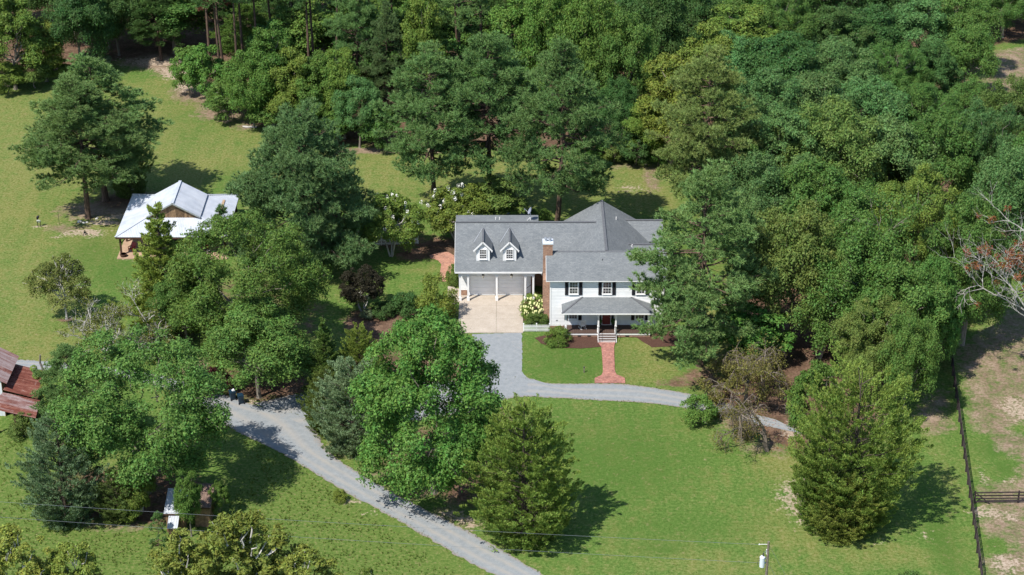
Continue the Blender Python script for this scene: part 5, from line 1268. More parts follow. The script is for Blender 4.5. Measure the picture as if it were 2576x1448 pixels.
C = {'oak': (0.088, 0.181, 0.040), 'blue': (0.093, 0.193, 0.060), 'deep': (0.061, 0.135, 0.037), 'olive': (0.113, 0.184, 0.044), 'yellow': (0.152, 0.223, 0.040),
     'lime': (0.138, 0.209, 0.039), 'bright': (0.098, 0.202, 0.040), 'pine': (0.148, 0.259, 0.086), 'pinedark': (0.121, 0.209, 0.081), 'pineolive': (0.164, 0.253, 0.077),
     'cedar': (0.169, 0.239, 0.050), 'cedarlime': (0.191, 0.276, 0.056), 'grey': (0.180, 0.252, 0.133), 'red': (0.096, 0.029, 0.029), 'darkred': (0.035, 0.036, 0.021),
     'spray': (0.156, 0.213, 0.041), 'fruit': (0.126, 0.152, 0.037), 'brown': (0.211, 0.082, 0.034), 'rust': (0.221, 0.106, 0.077), 'cedardeep': (0.108, 0.183, 0.055)}
tr_rng = random.Random(21)
CAT = {'pine': ('pine_tree', 'pine tree'), 'openpine': ('pine_tree', 'pine tree'), 'roundpine': ('pine_tree', 'pine tree'), 'tallpine': ('pine_tree', 'pine tree'), 'youngpine': ('pine_tree', 'pine tree'),
       'cedar': ('cedar_tree', 'cedar tree'), 'opencedar': ('cedar_tree', 'cedar tree'), 'greycedar': ('cedar_tree', 'cedar tree'), 'roundcedar': ('cedar_tree', 'cedar tree'), 'shrub': ('shrub', 'shrub'), 'myrtle': ('flowering_tree', 'tree'),
       'oak': ('oak_tree', 'tree'), 'bigoak': ('oak_tree', 'tree'), 'poplar': ('poplar_tree', 'tree'), 'gum': ('gum_tree', 'tree'), 'young': ('young_tree', 'tree'), 'spray': ('broadleaf_tree', 'tree'), 'fruit': ('fruit_tree', 'tree')}
def tree(kind, var, x, yb, ytop, w, col, label, group=None, yaw=None, tilt=(0, 0), name=None):
    p = G(x, yb); h = z_at(p.y, ytop); wm = w / scale_at((p.x, p.y, h * 0.5))
    return tree_at(kind, var, p, h, wm, col, label, group, yaw, tilt, name)
def tree_at(kind, var, p, h, wm, col, label, group=None, yaw=None, tilt=(0, 0), name=None):
    tm, cm, H, W, ex = PROTO[kind][var % len(PROTO[kind])]
    nm, cat = CAT[kind]
    o = D.objects.new(name or nm, None); COL.objects.link(o); o.location = p; o.empty_display_size = 0.5
    o.rotation_euler = (tilt[0], tilt[1], tr_rng.uniform(0, 6.28) if yaw is None else yaw); o.scale = (wm / W, wm / W, h / H)
    tag(o, label, cat, group)
    ts = [D.objects.new('trunk' if kind not in ('shrub', 'myrtle') else 'stem', q_) for q_ in (tm if isinstance(tm, list) else [tm])]; c = D.objects.new('crown' if kind != 'shrub' else 'foliage', cm)
    cc = C[col] if isinstance(col, str) else col; j = tr_rng.uniform(0.84, 1.16)
    c.color = (cc[0] * j * tr_rng.uniform(.88, 1.14), cc[1] * j, cc[2] * j, 1)
    for q in (*ts, c): COL.objects.link(q); q.parent = o
    return o
# ------------------------------------------------------------------ trees: where they stand
T = tree
# left lawn
T('pine', 1, 222, 550, 200, 300, 'pine', 'tall pine with bare dark trunk, front one of the pair left of the pavilion', 'pines on the left lawn', 2.2)
T('pine', 0, 266, 505, 138, 320, 'pine', 'taller pine of the pair left of the pavilion, its trunk set behind', 'pines on the left lawn', 0.4)
T('cedar', 1, 328, 494, 285, 130, 'cedardeep', 'dark narrow cedar pressed against the right side of the pine pair')
T('fruit', 0, 168, 803, 648, 165, 'fruit', 'small lichen-grey fruit tree standing alone on the left lawn')
T('opencedar', 0, 420, 835, 500, 260, 'cedarlime', 'open pointed cedar in front of the metal pavilion roof')
T('youngpine', 0, 572, 640, 522, 75, 'pinedark', 'young dark green pine at the right front corner of the pavilion')
T('bigoak', 0, 625, 905, 548, 375, 'bright', 'largest spreading oak between the pavilion and the drive')
T('oak', 1, 652, 1000, 765, 275, 'oak', 'oak with pale flared trunk standing over the blue bins')
T('oak', 3, 470, 870, 690, 170, 'oak', 'low oak between the grey dead branches and the largest oak')
T('roundpine', 0, 770, 672, 272, 355, 'pinedark', 'broad round-crowned dark pine left of the flowering trees')
T('shrub', 0, 545, 990, 925, 75, 'red', 'dark red leaved shrub beside the gravel drive')
# yard cedars
T('cedar', 0, 908, 985, 815, 125, 'cedarlime', 'yellow-green cedar with pointed top, right one of the drive cluster', 'cedars at the drive fork')
T('opencedar', 0, 822, 1015, 790, 135, 'olive', 'dull green cedar at the back left of the drive cluster', 'cedars at the drive fork')
T('greycedar', 0, 890, 1130, 900, 220, 'grey', 'grey-green bushy cedar at the front of the drive cluster', 'cedars at the drive fork')
T('greycedar', 1, 825, 1085, 925, 140, 'olive', 'olive cedar at the left edge of the drive cluster', 'cedars at the drive fork')
T('cedar', 2, 945, 1050, 900, 130, 'olive', 'cedar squeezed between the grey-green cedar and the bright gum tree', 'cedars at the drive fork')
T('gum', 0, 1092, 1240, 775, 385, 'bright', 'large bright green gum tree in front of the driveway')
T('cedar', 0, 1318, 1350, 1005, 315, 'cedar', 'broad olive cedar standing alone at the drive beside the front lawn')
# lower left group
T('bigoak', 1, 365, 1240, 848, 440, 'oak', 'big leafy elm above the sheds at lower left')
T('pine', 2, 190, 1130, 872, 175, 'pine', 'pine at the left shoulder of the lower left group')
T('greycedar', 1, 168, 1305, 1045, 235, 'grey', 'blue-grey cedar at the lower left edge of the meadow')
T('greycedar', 0, 300, 1308, 1180, 130, 'cedardeep', 'dark low cedar right of the blue-grey cedar')
T('poplar', 0, 350, 1300, 1150, 84, 'lime', 'yellow-green sapling left of the tin shed')
T('poplar', 1, 482, 1350, 1168, 66, 'bright', 'bright green sapling growing in front of the tin shed')
T('youngpine', 0, 398, 1375, 1295, 44, 'pine', 'small slender pine seedling left below the tin shed')
T('young', 0, 556, 1300, 1205, 50, 'bright', 'thin vine-clad sapling right of the brown shed')
T('young', 1, 330, 1310, 1240, 70, 'lime', 'low yellow-green bush between dark cedar and tin shed')
T('youngpine', 0, 606, 1370, 1320, 40, 'pine', 'tiny pine seedling below the brown shed')
T('shrub', 1, 62, 1095, 1046, 70, 'olive', 'olive shrub before the open lean-to of the barn')
T('shrub', 2, 140, 1030, 985, 70, 'lime', 'yellow-green bush at the lower right corner of the barn roof')
# foreground
T('spray', 0, 50, 1640, 1322, 230, 'spray', 'yellow-green tree at the bottom left corner, leftmost in the foreground', 'foreground trees')
T('spray', 1, 205, 1625, 1340, 170, 'spray', 'narrow yellow-green tree, second from left in the foreground', 'foreground trees')
T('spray', 2, 470, 1660, 1345, 230, 'spray', 'yellow-green tree below the tin shed in the foreground', 'foreground trees')
T('spray', 0, 625, 1650, 1283, 290, 'spray', 'tallest yellow-green foreground tree below the brown shed', 'foreground trees')
T('spray', 1, 760, 1670, 1368, 230, 'spray', 'yellow-green foreground tree left of the gravel drive', 'foreground trees')
T('spray', 2, 935, 1620, 1428, 80, 'spray', 'small treetop at the bottom edge left of the drive', 'foreground trees')
T('spray', 1, 2275, 1610, 1422, 110, 'olive', 'treetop just peeking over the bottom edge right of the pole', 'foreground trees')
T('shrub', 0, 855, 1262, 1232, 34, 'lime', 'small weedy bush at the left edge of the drive')
# yard by the garage
T('myrtle', 0, 985, 645, 490, 165, 'lime', 'white-flowered crape myrtle left one beside the round pine', 'crape myrtles behind the side lawn')
T('myrtle', 1, 1152, 612, 462, 165, 'lime', 'white-flowered crape myrtle right one against the garage roof', 'crape myrtles behind the side lawn')
T('myrtle', 1, 912, 785, 668, 115, 'darkred', 'dark-leaved crape myrtle in the shaded side lawn')
T('young', 1, 1240, 575, 440, 150, 'olive', 'loose olive tree behind the left end of the garage ridge')
T('shrub', 1, 1100, 798, 703, 95, 'lime', 'rounded yellow-green shrub at the left of the concrete pad', name='large_shrub')
T('shrub', 2, 1025, 790, 735, 75, 'deep', 'dark shrub in shade left of the rounded shrub')
T('shrub', 0, 965, 795, 762, 60, 'deep', 'low dark shrub right of the dark-leaved myrtle')
T('shrub', 0, 922, 803, 778, 30, 'grey', 'pale small bush at the foot of the dark-leaved myrtle')
T('shrub', 2, 1140, 718, 664, 34, 'olive', 'slim flower bush at the left corner of the garage')
T('shrub', 2, 1356, 562, 528, 70, 'bright', 'leafy bush at the foot of the tall trunk behind the house')
T('shrub', 1, 1403, 862, 828, 62, 'lime', 'low rounded azalea at the left of the porch steps')
T('shrub', 2, 1350, 815, 785, 54, 'olive', 'reddish flowered low bush behind the picket fence')
T('shrub', 0, 1757, 1064, 996, 80, 'bright', 'round glossy shrub at the bend of the gravel loop')
# pines round the house
T('pine', 1, 1095, 545, 122, 270, 'pine', 'left of the three big pines behind the garage', 'three pines behind the garage')
T('pine', 2, 1232, 548, 90, 290, 'pine', 'middle of the three big pines, highest crown behind the garage', 'three pines behind the garage')
T('pine', 0, 1398, 602, 102, 300, 'pine', 'right of the three big pines with its bare trunk above the roof', 'three pines behind the garage', 1.0)
T('openpine', 0, 1760, 920, 425, 360, 'pine', 'tall pine standing before the right end of the house', None, 0.2)
T('pine', 1, 1775, 600, 135, 290, 'pineolive', 'olive-tinted pine rising behind the right side of the house')
# right of the house
T('young', 1, 1885, 915, 768, 190, 'bright', 'small glossy holly tree right of the tall front pine')
T('young', 0, 2042, 1165, 885, 125, 'bright', 'ivy-green narrow tree left of the big olive cedar')
T('roundcedar', 0, 2135, 1312, 928, 360, 'cedar', 'biggest olive cedar near the right fence')
T('roundcedar', 1, 2070, 1325, 1085, 200, 'cedar', 'lower cedar leaning left against the biggest olive cedar')
T('greycedar', 1, 2120, 1348, 1190, 190, 'cedar', 'front cedar at the foot of the biggest olive cedar')
W1 = 'oaks of the right-hand wood'
rows = [
 ('nearest row of the right-hand wood', [('oak', 1985, 870, 520, 270, 'olive'), ('oak', 2120, 900, 600, 230, 'oak'), ('oak', 2250, 960, 650, 220, 'oak'), ('oak', 2180, 1010, 760, 210, 'olive'), ('oak', 2330, 930, 640, 170, 'oak'), ('oak', 2270, 1060, 790, 150, 'oak')]),
 ('second row of the right-hand wood', [('oak', 1880, 700, 400, 230, 'blue'), ('oak', 2020, 720, 405, 250, 'oak'), ('oak', 2150, 760, 465, 250, 'oak'), ('oak', 2290, 780, 440, 240, 'lime'), ('oak', 2415, 862, 480, 240, 'oak'), ('oak', 2530, 700, 380, 210, 'blue')]),
 ('third row of the right-hand wood', [('oak', 1840, 600, 330, 180, 'oak'), ('oak', 1950, 590, 270, 240, 'blue'), ('oak', 2085, 590, 262, 250, 'olive'), ('oak', 2220, 580, 290, 230, 'blue'), ('oak', 2345, 570, 285, 230, 'oak'), ('oak', 2470, 560, 260, 220, 'blue'), ('oak', 2590, 600, 300, 200, 'oak')]),
 ('fourth row of the right-hand wood', [('oak', 1915, 470, 190, 220, 'blue'), ('oak', 2035, 460, 185, 240, 'blue'), ('oak', 2170, 440, 200, 220, 'blue'), ('oak', 2310, 430, 215, 200, 'oak'), ('oak', 2420, 400, 200, 170, 'oak'), ('oak', 2530, 430, 200, 150, 'olive')]),
 ('fifth row of the right-hand wood', [('oak', 1830, 330, 75, 200, 'blue'), ('oak', 1960, 340, 78, 220, 'deep'), ('oak', 2095, 330, 110, 210, 'blue'), ('oak', 2225, 310, 110, 190, 'oak'), ('oak', 2335, 290, 100, 170, 'deep'), ('oak', 2420, 260, 60, 160, 'oak')]),
 ('rear row of the right-hand wood', [('oak', 1950, 220, -20, 200, 'oak'), ('oak', 2080, 210, 10, 200, 'deep'), ('oak', 2200, 200, 15, 190, 'deep'), ('oak', 2310, 190, -5, 180, 'blue'), ('oak', 2410, 190, -10, 170, 'oak'), ('oak', 2520, 95, -60, 170, 'oak'), ('oak', 2600, 70, -90, 160, 'oak')]),
 ('top-edge row of the right-hand wood', [('oak', 1880, 110, -90, 200, 'deep'), ('oak', 2010, 90, -110, 200, 'oak'), ('oak', 2130, 80, -110, 200, 'deep'), ('oak', 2250, 70, -110, 200, 'deep'), ('oak', 2370, 70, -110, 190, 'oak'), ('oak', 2460, 20, -130, 170, 'deep')]),
]
ORD = ['first', 'second', 'third', 'fourth', 'fifth', 'sixth', 'seventh']
CW = {'lime': 'lime-green', 'olive': 'olive-green', 'oak': 'mid-green', 'blue': 'blue-green', 'deep': 'dark green'}
for rname, items in rows:
    for i, (k, x, yb, yt, w, col) in enumerate(items):
        T(('oak', 'oak', 'bigoak', 'oak', 'gum')[(i * 2 + len(items)) % 5], i * 3 + len(rname), x, yb, yt, w * tr_rng.uniform(.92, 1.12), col, f'{CW[col]} oak, {ORD[i]} from left in the {rname}', W1)
T('poplar', 0, 2190, 560, 392, 90, 'yellow', 'yellow-green treetop poking out in the middle of the right-hand wood', W1)
T('young', 0, 2240, 545, 400, 70, 'lime', 'lime green treetop just right of the yellow-green one', W1)
for x, yt, w, lab in ((2254, 160, 46, 'left'), (2290, 162, 52, 'middle'), (2326, 185, 40, 'right')):
    T('poplar', x, x, 300, yt, w, 'yellow', f'bright yellow poplar top, {lab} one of the trio in the upper right wood', 'yellow poplar trio')
T('poplar', 1, 1688, 425, 108, 165, 'yellow', 'tall yellow-green poplar at the edge of the wood behind the house')
T('poplar', 2, 1625, 415, 235, 100, 'lime', 'lower lime-green poplar left of the tall yellow-green one')
T('poplar', 0, 1765, 330, 45, 150, 'lime', 'lime-green poplar behind the olive-tinted pine')
T('poplar', 1, 1860, 240, -5, 200, 'lime', 'bright yellow-green broad poplar near the top edge')
T('poplar', 2, 1950, 210, 30, 120, 'yellow', 'yellow-green poplar right of the broad one near the top edge')
T('young', 1, 2140, 180, 70, 130, 'bright', 'bright vine-covered bush behind the woodland fence')
T('oak', 2, 2445, 335, 205, 100, 'darkred', 'small dark tree at the edge of the far paddock')
for i, (x, yb, yt, w, c, lab) in enumerate(((1600, 415, 318, 95, 'deep', 'dark green bush at the back edge of the lawn, below the yellow poplar'), (1545, 408, 340, 70, 'olive', 'olive bush left of the dark bush at the lawn edge'), (1655, 418, 345, 60, 'bright', 'bright bush right of the dark bush at the lawn edge'), (1480, 400, 300, 100, 'oak', 'green bushy tree behind the right big pine'))):
    T('young', i, x, yb, yt, w, c, lab, 'bushes along the back lawn')

# wood behind the lawn
WB = 'trees of the wood behind the lawn'
back = [
 ('poplar', 40, 225, -30, 150, 'lime', 'yellow-green tree at the top left corner'), ('poplar', 118, 205, 35, 120, 'lime', 'lime-green tree second from the top left corner'),
 ('oak', 205, 185, -60, 190, 'deep', 'dark tree behind the lawn, third from the top left corner'), ('oak', 300, 140, -80, 150, 'deep', 'dark tree left of the gap in the wood'),
 ('tallpine', 395, 118, -210, 160, 'pinedark', 'dark pine overhanging the bare dirt at the wood corner'), ('pine', 436, 116, -130, 120, 'pine', 'pine with visible trunk right of the bare dirt'),
 ('young', 22, 235, 150, 90, 'lime', 'low yellow-green bush at the far left wood edge'), ('young', 88, 222, 140, 100, 'olive', 'olive bush beside the far left one'), ('young', 240, 178, 118, 80, 'grey', 'grey-green rounded bush at the left wood edge'), ('young', 150, 205, 150, 70, 'lime', 'lime bush between olive and grey-green bushes'),
 ('young', 480, 245, 110, 90, 'bright', 'bright young tree at the corner of the wood by pale dirt'), ('young', 520, 272, 95, 110, 'bright', 'bright young tree right of the wood corner'),
 ('young', 575, 305, 190, 110, 'oak', 'leafy tree at the wood edge above the brown turf'), ('poplar', 690, 320, 30, 120, 'bright', 'tall bright tree in the left part of the wood edge'),
 ('oak', 640, 322, 130, 150, 'bright', 'round bright tree at the wood edge, middle left'), ('poplar', 735, 335, 110, 110, 'lime', 'lime tree right of the tall bright one'), ('young', 680, 325, 230, 110, 'oak', 'low leafy tree near the pale logs'),
 ('poplar', 815, 345, 120, 120, 'bright', 'bright tree below the paired bare trunks'), ('young', 790, 340, 225, 100, 'lime', 'lime bush behind the round pine crown'), ('poplar', 868, 350, 95, 95, 'lime', 'light green narrow tree above the round pine'),
 ('oak', 905, 372, 185, 130, 'blue', 'blue-green tree at the wood edge right of the round pine'), ('young', 850, 362, 260, 110, 'bright', 'bright low tree behind the right side of the round pine'), ('young', 955, 378, 255, 100, 'oak', 'leafy tree left of the three big pines'),
 ('pine', 905, 290, -40, 160, 'pine', 'light green pine in the wood above the blue-green tree'), ('pine', 985, 310, 20, 130, 'pinedark', 'dark pine left behind the three big pines'),
 ('poplar', 1065, 320, -60, 110, 'yellow', 'yellow-green narrow tree behind the left big pine'), ('tallpine', 1150, 290, -120, 150, 'pine', 'pine crown at the top edge behind the middle big pine'), ('poplar', 1290, 300, -40, 150, 'bright', 'bright tree above the middle and right big pines'),
 ('oak', 1390, 320, -50, 180, 'bright', 'bright broad tree behind the right big pine, left one'), ('oak', 1480, 330, -40, 170, 'bright', 'bright broad tree behind the right big pine, right one'), ('oak', 1565, 345, 10, 160, 'oak', 'mid-green tree left of the tall yellow-green poplar'),
 ('oak', 1640, 280, -60, 170, 'deep', 'dark tree in the shadowed gap at the top edge'), ('oak', 1720, 210, -70, 160, 'deep', 'dark tree right of the shadowed gap at the top edge'), ('oak', 1560, 390, 200, 110, 'deep', 'dark tree in the hollow above the back lawn'),
]
for i, (k, x, yb, yt, w, col, lab) in enumerate(back): T(k, i, x, yb, yt, w, col, lab, WB)
trunks = [(575, 250, 'left'), (600, 245, 'second'), (618, 235, 'third'), (655, 240, 'fourth'), (782, 270, 'fifth'), (800, 262, 'sixth'), (842, 268, 'seventh'), (985, 250, 'eighth'), (1000, 235, 'ninth'), (930, 240, 'tenth'), (1160, 240, 'eleventh'), (1215, 250, 'twelfth'), (530, 190, 'shaded'), (700, 200, 'far'), (745, 190, 'faint')]
for i, (x, yb, lab) in enumerate(trunks):
    T('tallpine', i, x, yb, -175 - 12 * (i % 4), 120, 'pine', f'tall bare-trunked pine in the wood, {lab} of the trunks counted rightward' if i < 12 else f'{lab} bare pine trunk deep in the wood behind the lawn', 'bare pine trunks in the wood')
T('tallpine', 2, 560, 235, -150, 110, 'rust', 'dead pine with rusty needles above the bare trunks at the top edge')
# the body of the wood between the trunks: three belts of understorey and canopy
rr = random.Random(5)
_u = ['first', 'second', 'third', 'fourth', 'fifth', 'sixth', 'seventh', 'eighth', 'ninth']
NTH = _u + ['tenth', 'eleventh', 'twelfth', 'thirteenth', 'fourteenth', 'fifteenth', 'sixteenth', 'seventeenth', 'eighteenth', 'nineteenth', 'twentieth'] + ['twenty-' + a for a in _u] + ['thirtieth']
def belt(bname, y0, y1, n, x0, x1, hr, wr, kinds, cols):
    xs = sorted(x0 + (x1 - x0) * (i + rr.uniform(.1, .9)) / n for i in range(n))
    for i, X in enumerate(xs):
        cl = rr.choice(cols); Y = rr.uniform(y0, y1)
        if X < -40 and Y < 88: Y = rr.uniform(100, 112)
        tree_at(rr.choice(kinds), rr.randrange(5), Vector((X, Y, 0)), rr.uniform(*hr), rr.uniform(*wr), cl, f'{CW2[cl]} tree, {NTH[i]} from the left in the {bname} of the back wood', 'body of the back wood')
CW2 = dict(CW, bright='bright green', pinedark='blackish green', lime='lime green', pine='pine-green')
belt('front belt', 66, 78, 13, -46, 36, (8, 13), (7, 9.5), ['oak', 'young', 'poplar'], ['bright', 'oak', 'oak', 'deep'])
belt('middle belt', 80, 95, 22, -68, 44, (10, 17), (8, 11), ['oak', 'oak', 'poplar', 'pine'], ['oak', 'deep', 'bright', 'deep'])
belt('rear belt', 98, 117, 30, -96, 56, (11, 19), (8.5, 12), ['oak', 'oak', 'pine', 'poplar'], ['deep', 'oak', 'deep', 'pinedark'])

# ------------------------------------------------------------------ special trees
def special(name, label, x, yb, parts, cat='tree', rz=0.0, sc=1.0):
    p = G(x, yb); o = D.objects.new(name, None); COL.objects.link(o); o.location = p; o.rotation_euler = (0, 0, rz); o.scale = (sc, sc, sc)
    tag(o, label, cat)
    for n_, me, col in parts:
        c = D.objects.new(n_, me); COL.objects.link(c); c.parent = o
        if col: c.color = (*col, 1)
    return o
mb, tips, rg = branching(901, 7.0, 6, 5, 3, 0.12, 0.85, 0.35, fork=0.25)
special('bare_tree', 'lichen-grey half bare tree with pale twigs in front of the cedar', 265, 905, [('branches', mb.mesh('branches', mat='bark_pale', uv=False), None), ('foliage', tip_leaves(rg, tips, 12, 0.28, 0.06, frac=0.22), C['fruit'])], sc=1.9)
mb, tips, rg = branching(902, 6.5, 7, 5, 3, 0.12, 0.95, 0.3, fork=0.25)
special('bare_tree', 'grey bare-limbed tree spreading left of the largest oak', 392, 880, [('branches', mb.mesh('branches', mat='bark_pale', uv=False), None), ('foliage', tip_leaves(rg, tips, 12, 0.28, 0.06, frac=0.25), C['fruit'])], sc=1.9)
mb, tips, rg = branching(903, 6.5, 7, 5, 3, 0.10, 1.0, 0.05, fork=0.22)
special('lichen_shrub', 'tangle of pale bare twigs below the lichen fruit tree', 325, 900, [('branches', mb.mesh('branches', mat='bark_pale', uv=False), None)], sc=1.2)
mb, tips, rg = branching(904, 19, 18, 6, 3, 0.19, 0.85, 0.25, fork=0.26)
o = special('dead_oak', 'dying oak with white bare limbs and rust-brown leaves at the right edge', 2640, 925, [('branches', mb.mesh('branches', mat='bark_pale', uv=False), None), ('foliage', tip_leaves(rg, tips, 40, 0.30, 0.075, frac=0.05), C['brown'])], sc=1.65)
mb, tips, rg = branching(905, 8, 9, 6, 3, 0.13, 0.95, 0.30, fork=0.22, weep=0.42)
special('weeping_tree', 'brown thinning weeping tree at the end of the gravel loop, front one', 1930, 1135, [('branches', mb.mesh('branches', mat='twig_brown', uv=False), None), ('foliage', tip_leaves(rg, tips, 2, 0.25, 0.04, frac=0.5), (0.16, 0.15, 0.04))], sc=2.2)
mb, tips, rg = branching(906, 8, 9, 6, 3, 0.12, 0.95, 0.30, fork=0.22, weep=0.42)
special('weeping_tree', 'brownish weeping tree just right of the tall front pine trunk', 1870, 1030, [('branches', mb.mesh('branches', mat='twig_brown', uv=False), None), ('foliage', tip_leaves(rg, tips, 5, 0.25, 0.045, frac=0.8), (0.17, 0.17, 0.045))], sc=2.3)
# ivy-clad snag by the barn
mb = MB(); rg = np.random.default_rng(77); limb(mb, rg, (0, 0, -0.1), (-0.6, 0.2, 6.2), 0.22, 0.09, 7, 0.03, 7); limb(mb, rg, (-0.5, 0.2, 5.0), (0.3, 0, 6.0), 0.06, 0.02, 4, 0.05, 4)
cpos = np.array([[-0.1 - 0.09 * k + rg.normal() * .35, rg.normal() * .35, 0.4 + 0.55 * k] for k in range(9)]); idx = np.repeat(np.arange(9), 200); off = sph(rg, 1800) * (0.75 - 0.05 * idx[:, None])
special('ivy_snag', 'dead snag wrapped in ivy beside the rusty barn roof', 130, 1025, [('trunk', mb.mesh('trunk', mat='bark_grey', uv=False), None), ('ivy', fast_mesh('ivy', leaf_quads(rg, cpos[idx] + off, off + [0, 0, .3], 0.10), 3, 'leaf'), C['lime'])])
# bare limbs reaching out of the near oaks
mb, tips, rg = branching(908, 13, 12, 5, 3, 0.22, 0.9, 0.3, fork=0.28)
special('bare_oak', 'thin-crowned oak with pale limbs right of the tall front pine', 2060, 900, [('branches', mb.mesh('branches', mat='bark_grey', uv=False), None), ('foliage', tip_leaves(rg, tips, 44, 0.5, 0.075, frac=0.95), C['oak'])], sc=1.8)
mb = MB(); rg = np.random.default_rng(78); limb(mb, rg, (0, 0, -0.1), (0.9, 0.4, 9.5), 0.42, 0.25, 7, 0.012, 9)
q = G(2418, 868); tr = D.objects.new('standing_snag', mb.mesh('standing_snag', mat='bark_grey', uv=False)); COL.objects.link(tr); tr.location = q
tag(tr, 'tall grey trunk leaning slightly right at the end of the board fence', 'tree trunk')
# hydrangea with its flower heads, standing on its own
hp = G3(1560, 930); hy = tree_at('shrub', 1, hp, 2.7, 2.7, 'lime', 'hydrangea covered in cream flower heads between chimney and driveway', name='hydrangea')
ic = bmesh.new(); bmesh.ops.create_icosphere(ic, subdivisions=2, radius=0.12); bmd = D.meshes.new('flower_head')
for v in ic.verts: v.co *= rnd.uniform(0.82, 1.18); v.co.z *= 1.15
ic.to_mesh(bmd); ic.free(); bmd.materials.append(MAT['blossom_cream'])
for k in range(110):
    v = sph(np.random.default_rng(600 + k), 1)[0]; v[2] = abs(v[2]) if k % 4 else v[2] * 0.5
    if v[1] > 0.45: v[1] = -v[1]
    o = D.objects.new('flower_head', bmd); COL.objects.link(o); o.parent = hy
    o.location = (v[0] * 1.72, v[1] * 1.72, 1.05 + v[2] * 1.42); s_ = rnd.uniform(.7, 1.25); o.scale = (s_, s_, s_)
# white panicles on the two crape myrtles
for o in [o for o in D.objects if o.get('group') == 'crape myrtles behind the side lawn']:
    rg = np.random.default_rng(len(o.name) + int(abs(o.location.x))); cs = PROTO['myrtle'][0][4]['c']; rc_ = PROTO['myrtle'][0][4]['rc']
    sel = rg.choice(len(cs), 34); cen = cs[sel] + unit(rg.normal(size=(34, 3)) + np.array([0, -0.3, 1.1])) * rc_[sel][:, None] * 1.05
    idx = np.repeat(np.arange(34), 26); off = sph(rg, len(idx)) * np.array([.16, .16, .26])
    me = fast_mesh('blossom', leaf_quads(rg, cen[idx] + off, off, 0.07), 3, 'blossom_white')
    b = D.objects.new('blossom', me); COL.objects.link(b); b.parent = o; stuff(b)
# potted evergreens by the door
for x, lab in ((9.95, 'clipped evergreen in a pot left of the red door'), (11.45, 'clipped evergreen in a pot right of the red door')):
    o = empty('potted_topiary', (x, 2.35, 0.537)); tag(o, lab, 'potted plant', 'pots by the front door'); WLOC[o.name] = Vector((0, 0, 0))
    MB().lathe((0, 0, 0), [(0.13, 0), (0.18, 0.30), (0.19, 0.34), (0.15, 0.33)], 10).build('pot', 'pot', o)
    rg = np.random.default_rng(int(x * 10)); d = sph(rg, 900); c = D.objects.new('foliage', fast_mesh('foliage', leaf_quads(rg, d * np.array([.28, .28, .34]) * rg.uniform(.7, 1.05, (900, 1)) + [0, 0, .68], d, .05), 3, 'leaf')); COL.objects.link(c); c.parent = o; c.color = (*C['deep'], 1)

# ------------------------------------------------------------------ rank grass and leaf litter
def scatter(name, label, cat, polys, dens, hgt, wid, cols, seed, blades=5, mat='grass_blade', flat=False):
    rg = np.random.default_rng(seed); out = []
    for pts in polys:
        P = np.array([[*G(x, y)][:2] for x, y in pts]); lo, hi = P.min(0), P.max(0); n_ = int((hi - lo).prod() * dens)
        q_ = lo + rg.random((n_, 2)) * (hi - lo); ins = np.zeros(n_, bool)
        for i in range(len(P)):
            a, b = P[i], P[(i + 1) % len(P)]
            if abs(a[1] - b[1]) < 1e-6: continue
            ins ^= ((q_[:, 1] >= min(a[1], b[1])) & (q_[:, 1] < max(a[1], b[1]))) & (q_[:, 0] < (b[0] - a[0]) * (q_[:, 1] - a[1]) / (b[1] - a[1]) + a[0])
        out.append(q_[ins])
    q_ = np.concatenate(out)
    # clumpy: keep more where a slow wave is high
    k = 0.5 + 0.25 * np.sin(q_[:, 0] * 0.9 + 1.7 * np.sin(q_[:, 1] * 0.5)) + 0.25 * np.sin(q_[:, 1] * 1.3 + 2 * np.sin(q_[:, 0] * 0.37))
    q_ = q_[rg.random(len(q_)) < 0.3 + 0.7 * k]
    base = np.concatenate([q_, np.zeros((len(q_), 1))], 1)
    if flat:
        base[:, 2] = 0.05
        v = leaf_quads(rg, base, np.array([0, 0, 1.0]) + rg.normal(size=base.shape) * 0.35, wid); me = fast_mesh(name, v, 3, mat)
    else:
        v = needles(rg, base, np.tile([0.0, 0, 1.0], (len(base), 1)), blades, hgt * rg.uniform(.5, 1.3, len(base)), wid, 0.42); me = fast_mesh(name, v, 3, mat)
    o = link(name, me); o.color = (*cols, 1); stuff(o); o['label'] = label; o['category'] = cat; return o
scatter('meadow_grass', 'rank uncut meadow grass left of the gravel drive', 'grass', [[(-60, 1500), (-60, 1090), (60, 1090), (100, 1240), (200, 1325), (420, 1345), (560, 1300), (640, 1180), (600, 1090), (690, 1138), (860, 1250), (1060, 1385), (1180, 1470), (1150, 1560)]], 6.5, 0.34, 0.035, (0.115, 0.172, 0.036), 31, 5)
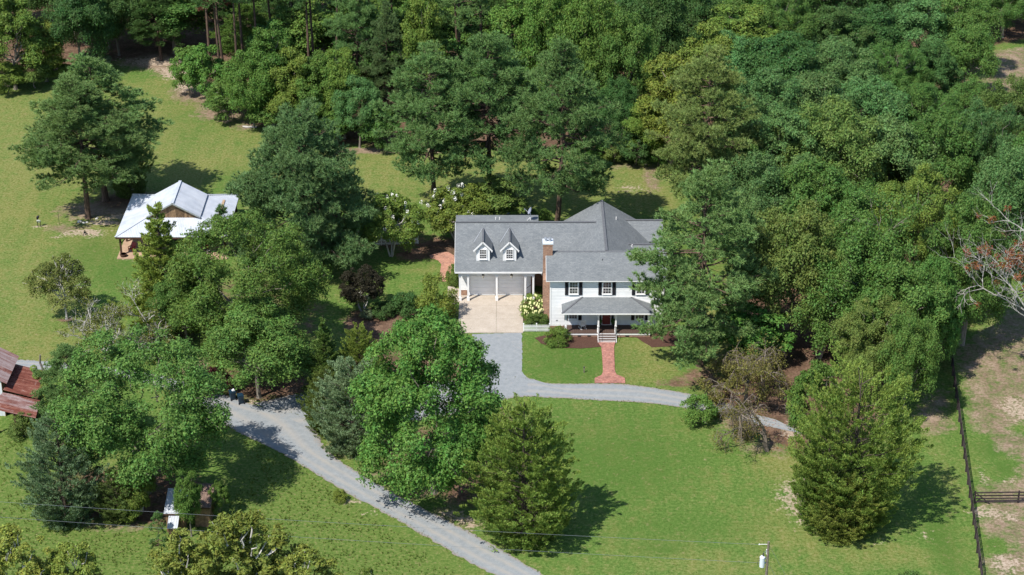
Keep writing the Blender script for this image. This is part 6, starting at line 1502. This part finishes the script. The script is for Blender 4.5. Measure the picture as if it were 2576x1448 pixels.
scatter('broom_sedge', 'tall feathery grass clumps at the far left wood edge', 'grass', [[(-40, 240), (0, 235), (60, 212), (110, 195), (60, 185), (-40, 205)], [(170, 190), (230, 178), (220, 168), (170, 178)]], 4, 1.5, 0.05, (0.14, 0.19, 0.04), 32, 12)
scatter('lawn_tufts', 'short tufts in the mown front and side lawns', 'grass', [[(1300, 1010), (1500, 1015), (1720, 1035), (1850, 1090), (2000, 1200), (2080, 1345), (2380, 1340), (2440, 1470), (1500, 1470), (1300, 1390), (1250, 1300), (1260, 1050)], [(1320, 845), (1690, 880), (1690, 975), (1400, 960), (1318, 935)], [(-40, 900), (-40, 260), (250, 215), (450, 250), (640, 345), (1000, 390), (1650, 425), (1660, 540), (900, 540), (600, 480), (330, 520), (280, 700), (330, 900)]], 3.2, 0.10, 0.03, (0.125, 0.185, 0.045), 35, 4)
scatter('leaf_litter', 'fallen brown leaves under the brown weeping trees', 'leaves', [[(1690, 960), (1780, 975), (1900, 1040), (2010, 1080), (2060, 1160), (1960, 1150), (1850, 1100), (1800, 1050)]], 14, 0.1, 0.06, (0.30, 0.15, 0.06), 33, flat=True)

# grass creeping over the edges of the gravel
def verge():
    rg = np.random.default_rng(41); pts = []
    for E in EDGES:
        for a, b in zip(E[:-1], E[1:]):
            for _ in range(int((b - a).length * 9)):
                p = a.lerp(b, rg.random()); pts.append((p.x + rg.normal() * .16, p.y + rg.normal() * .16, 0.0))
    pts = np.array(pts); k = 0.5 + 0.5 * np.sin(pts[:, 0] * 1.1 + np.sin(pts[:, 1] * 0.7) * 2); pts = pts[rg.random(len(pts)) < 0.15 + 0.85 * k]
    o = link('verge_grass', fast_mesh('verge_grass', needles(rg, pts, np.tile([0.0, 0, 1.0], (len(pts), 1)), 4, 0.16 * rg.uniform(.5, 1.3, len(pts)), 0.03, 0.6), 3, 'grass_blade'))
    o.color = (0.14, 0.17, 0.045, 1); stuff(o); o['label'] = 'ragged grass along the edges of the gravel drive'; o['category'] = 'grass'
verge()
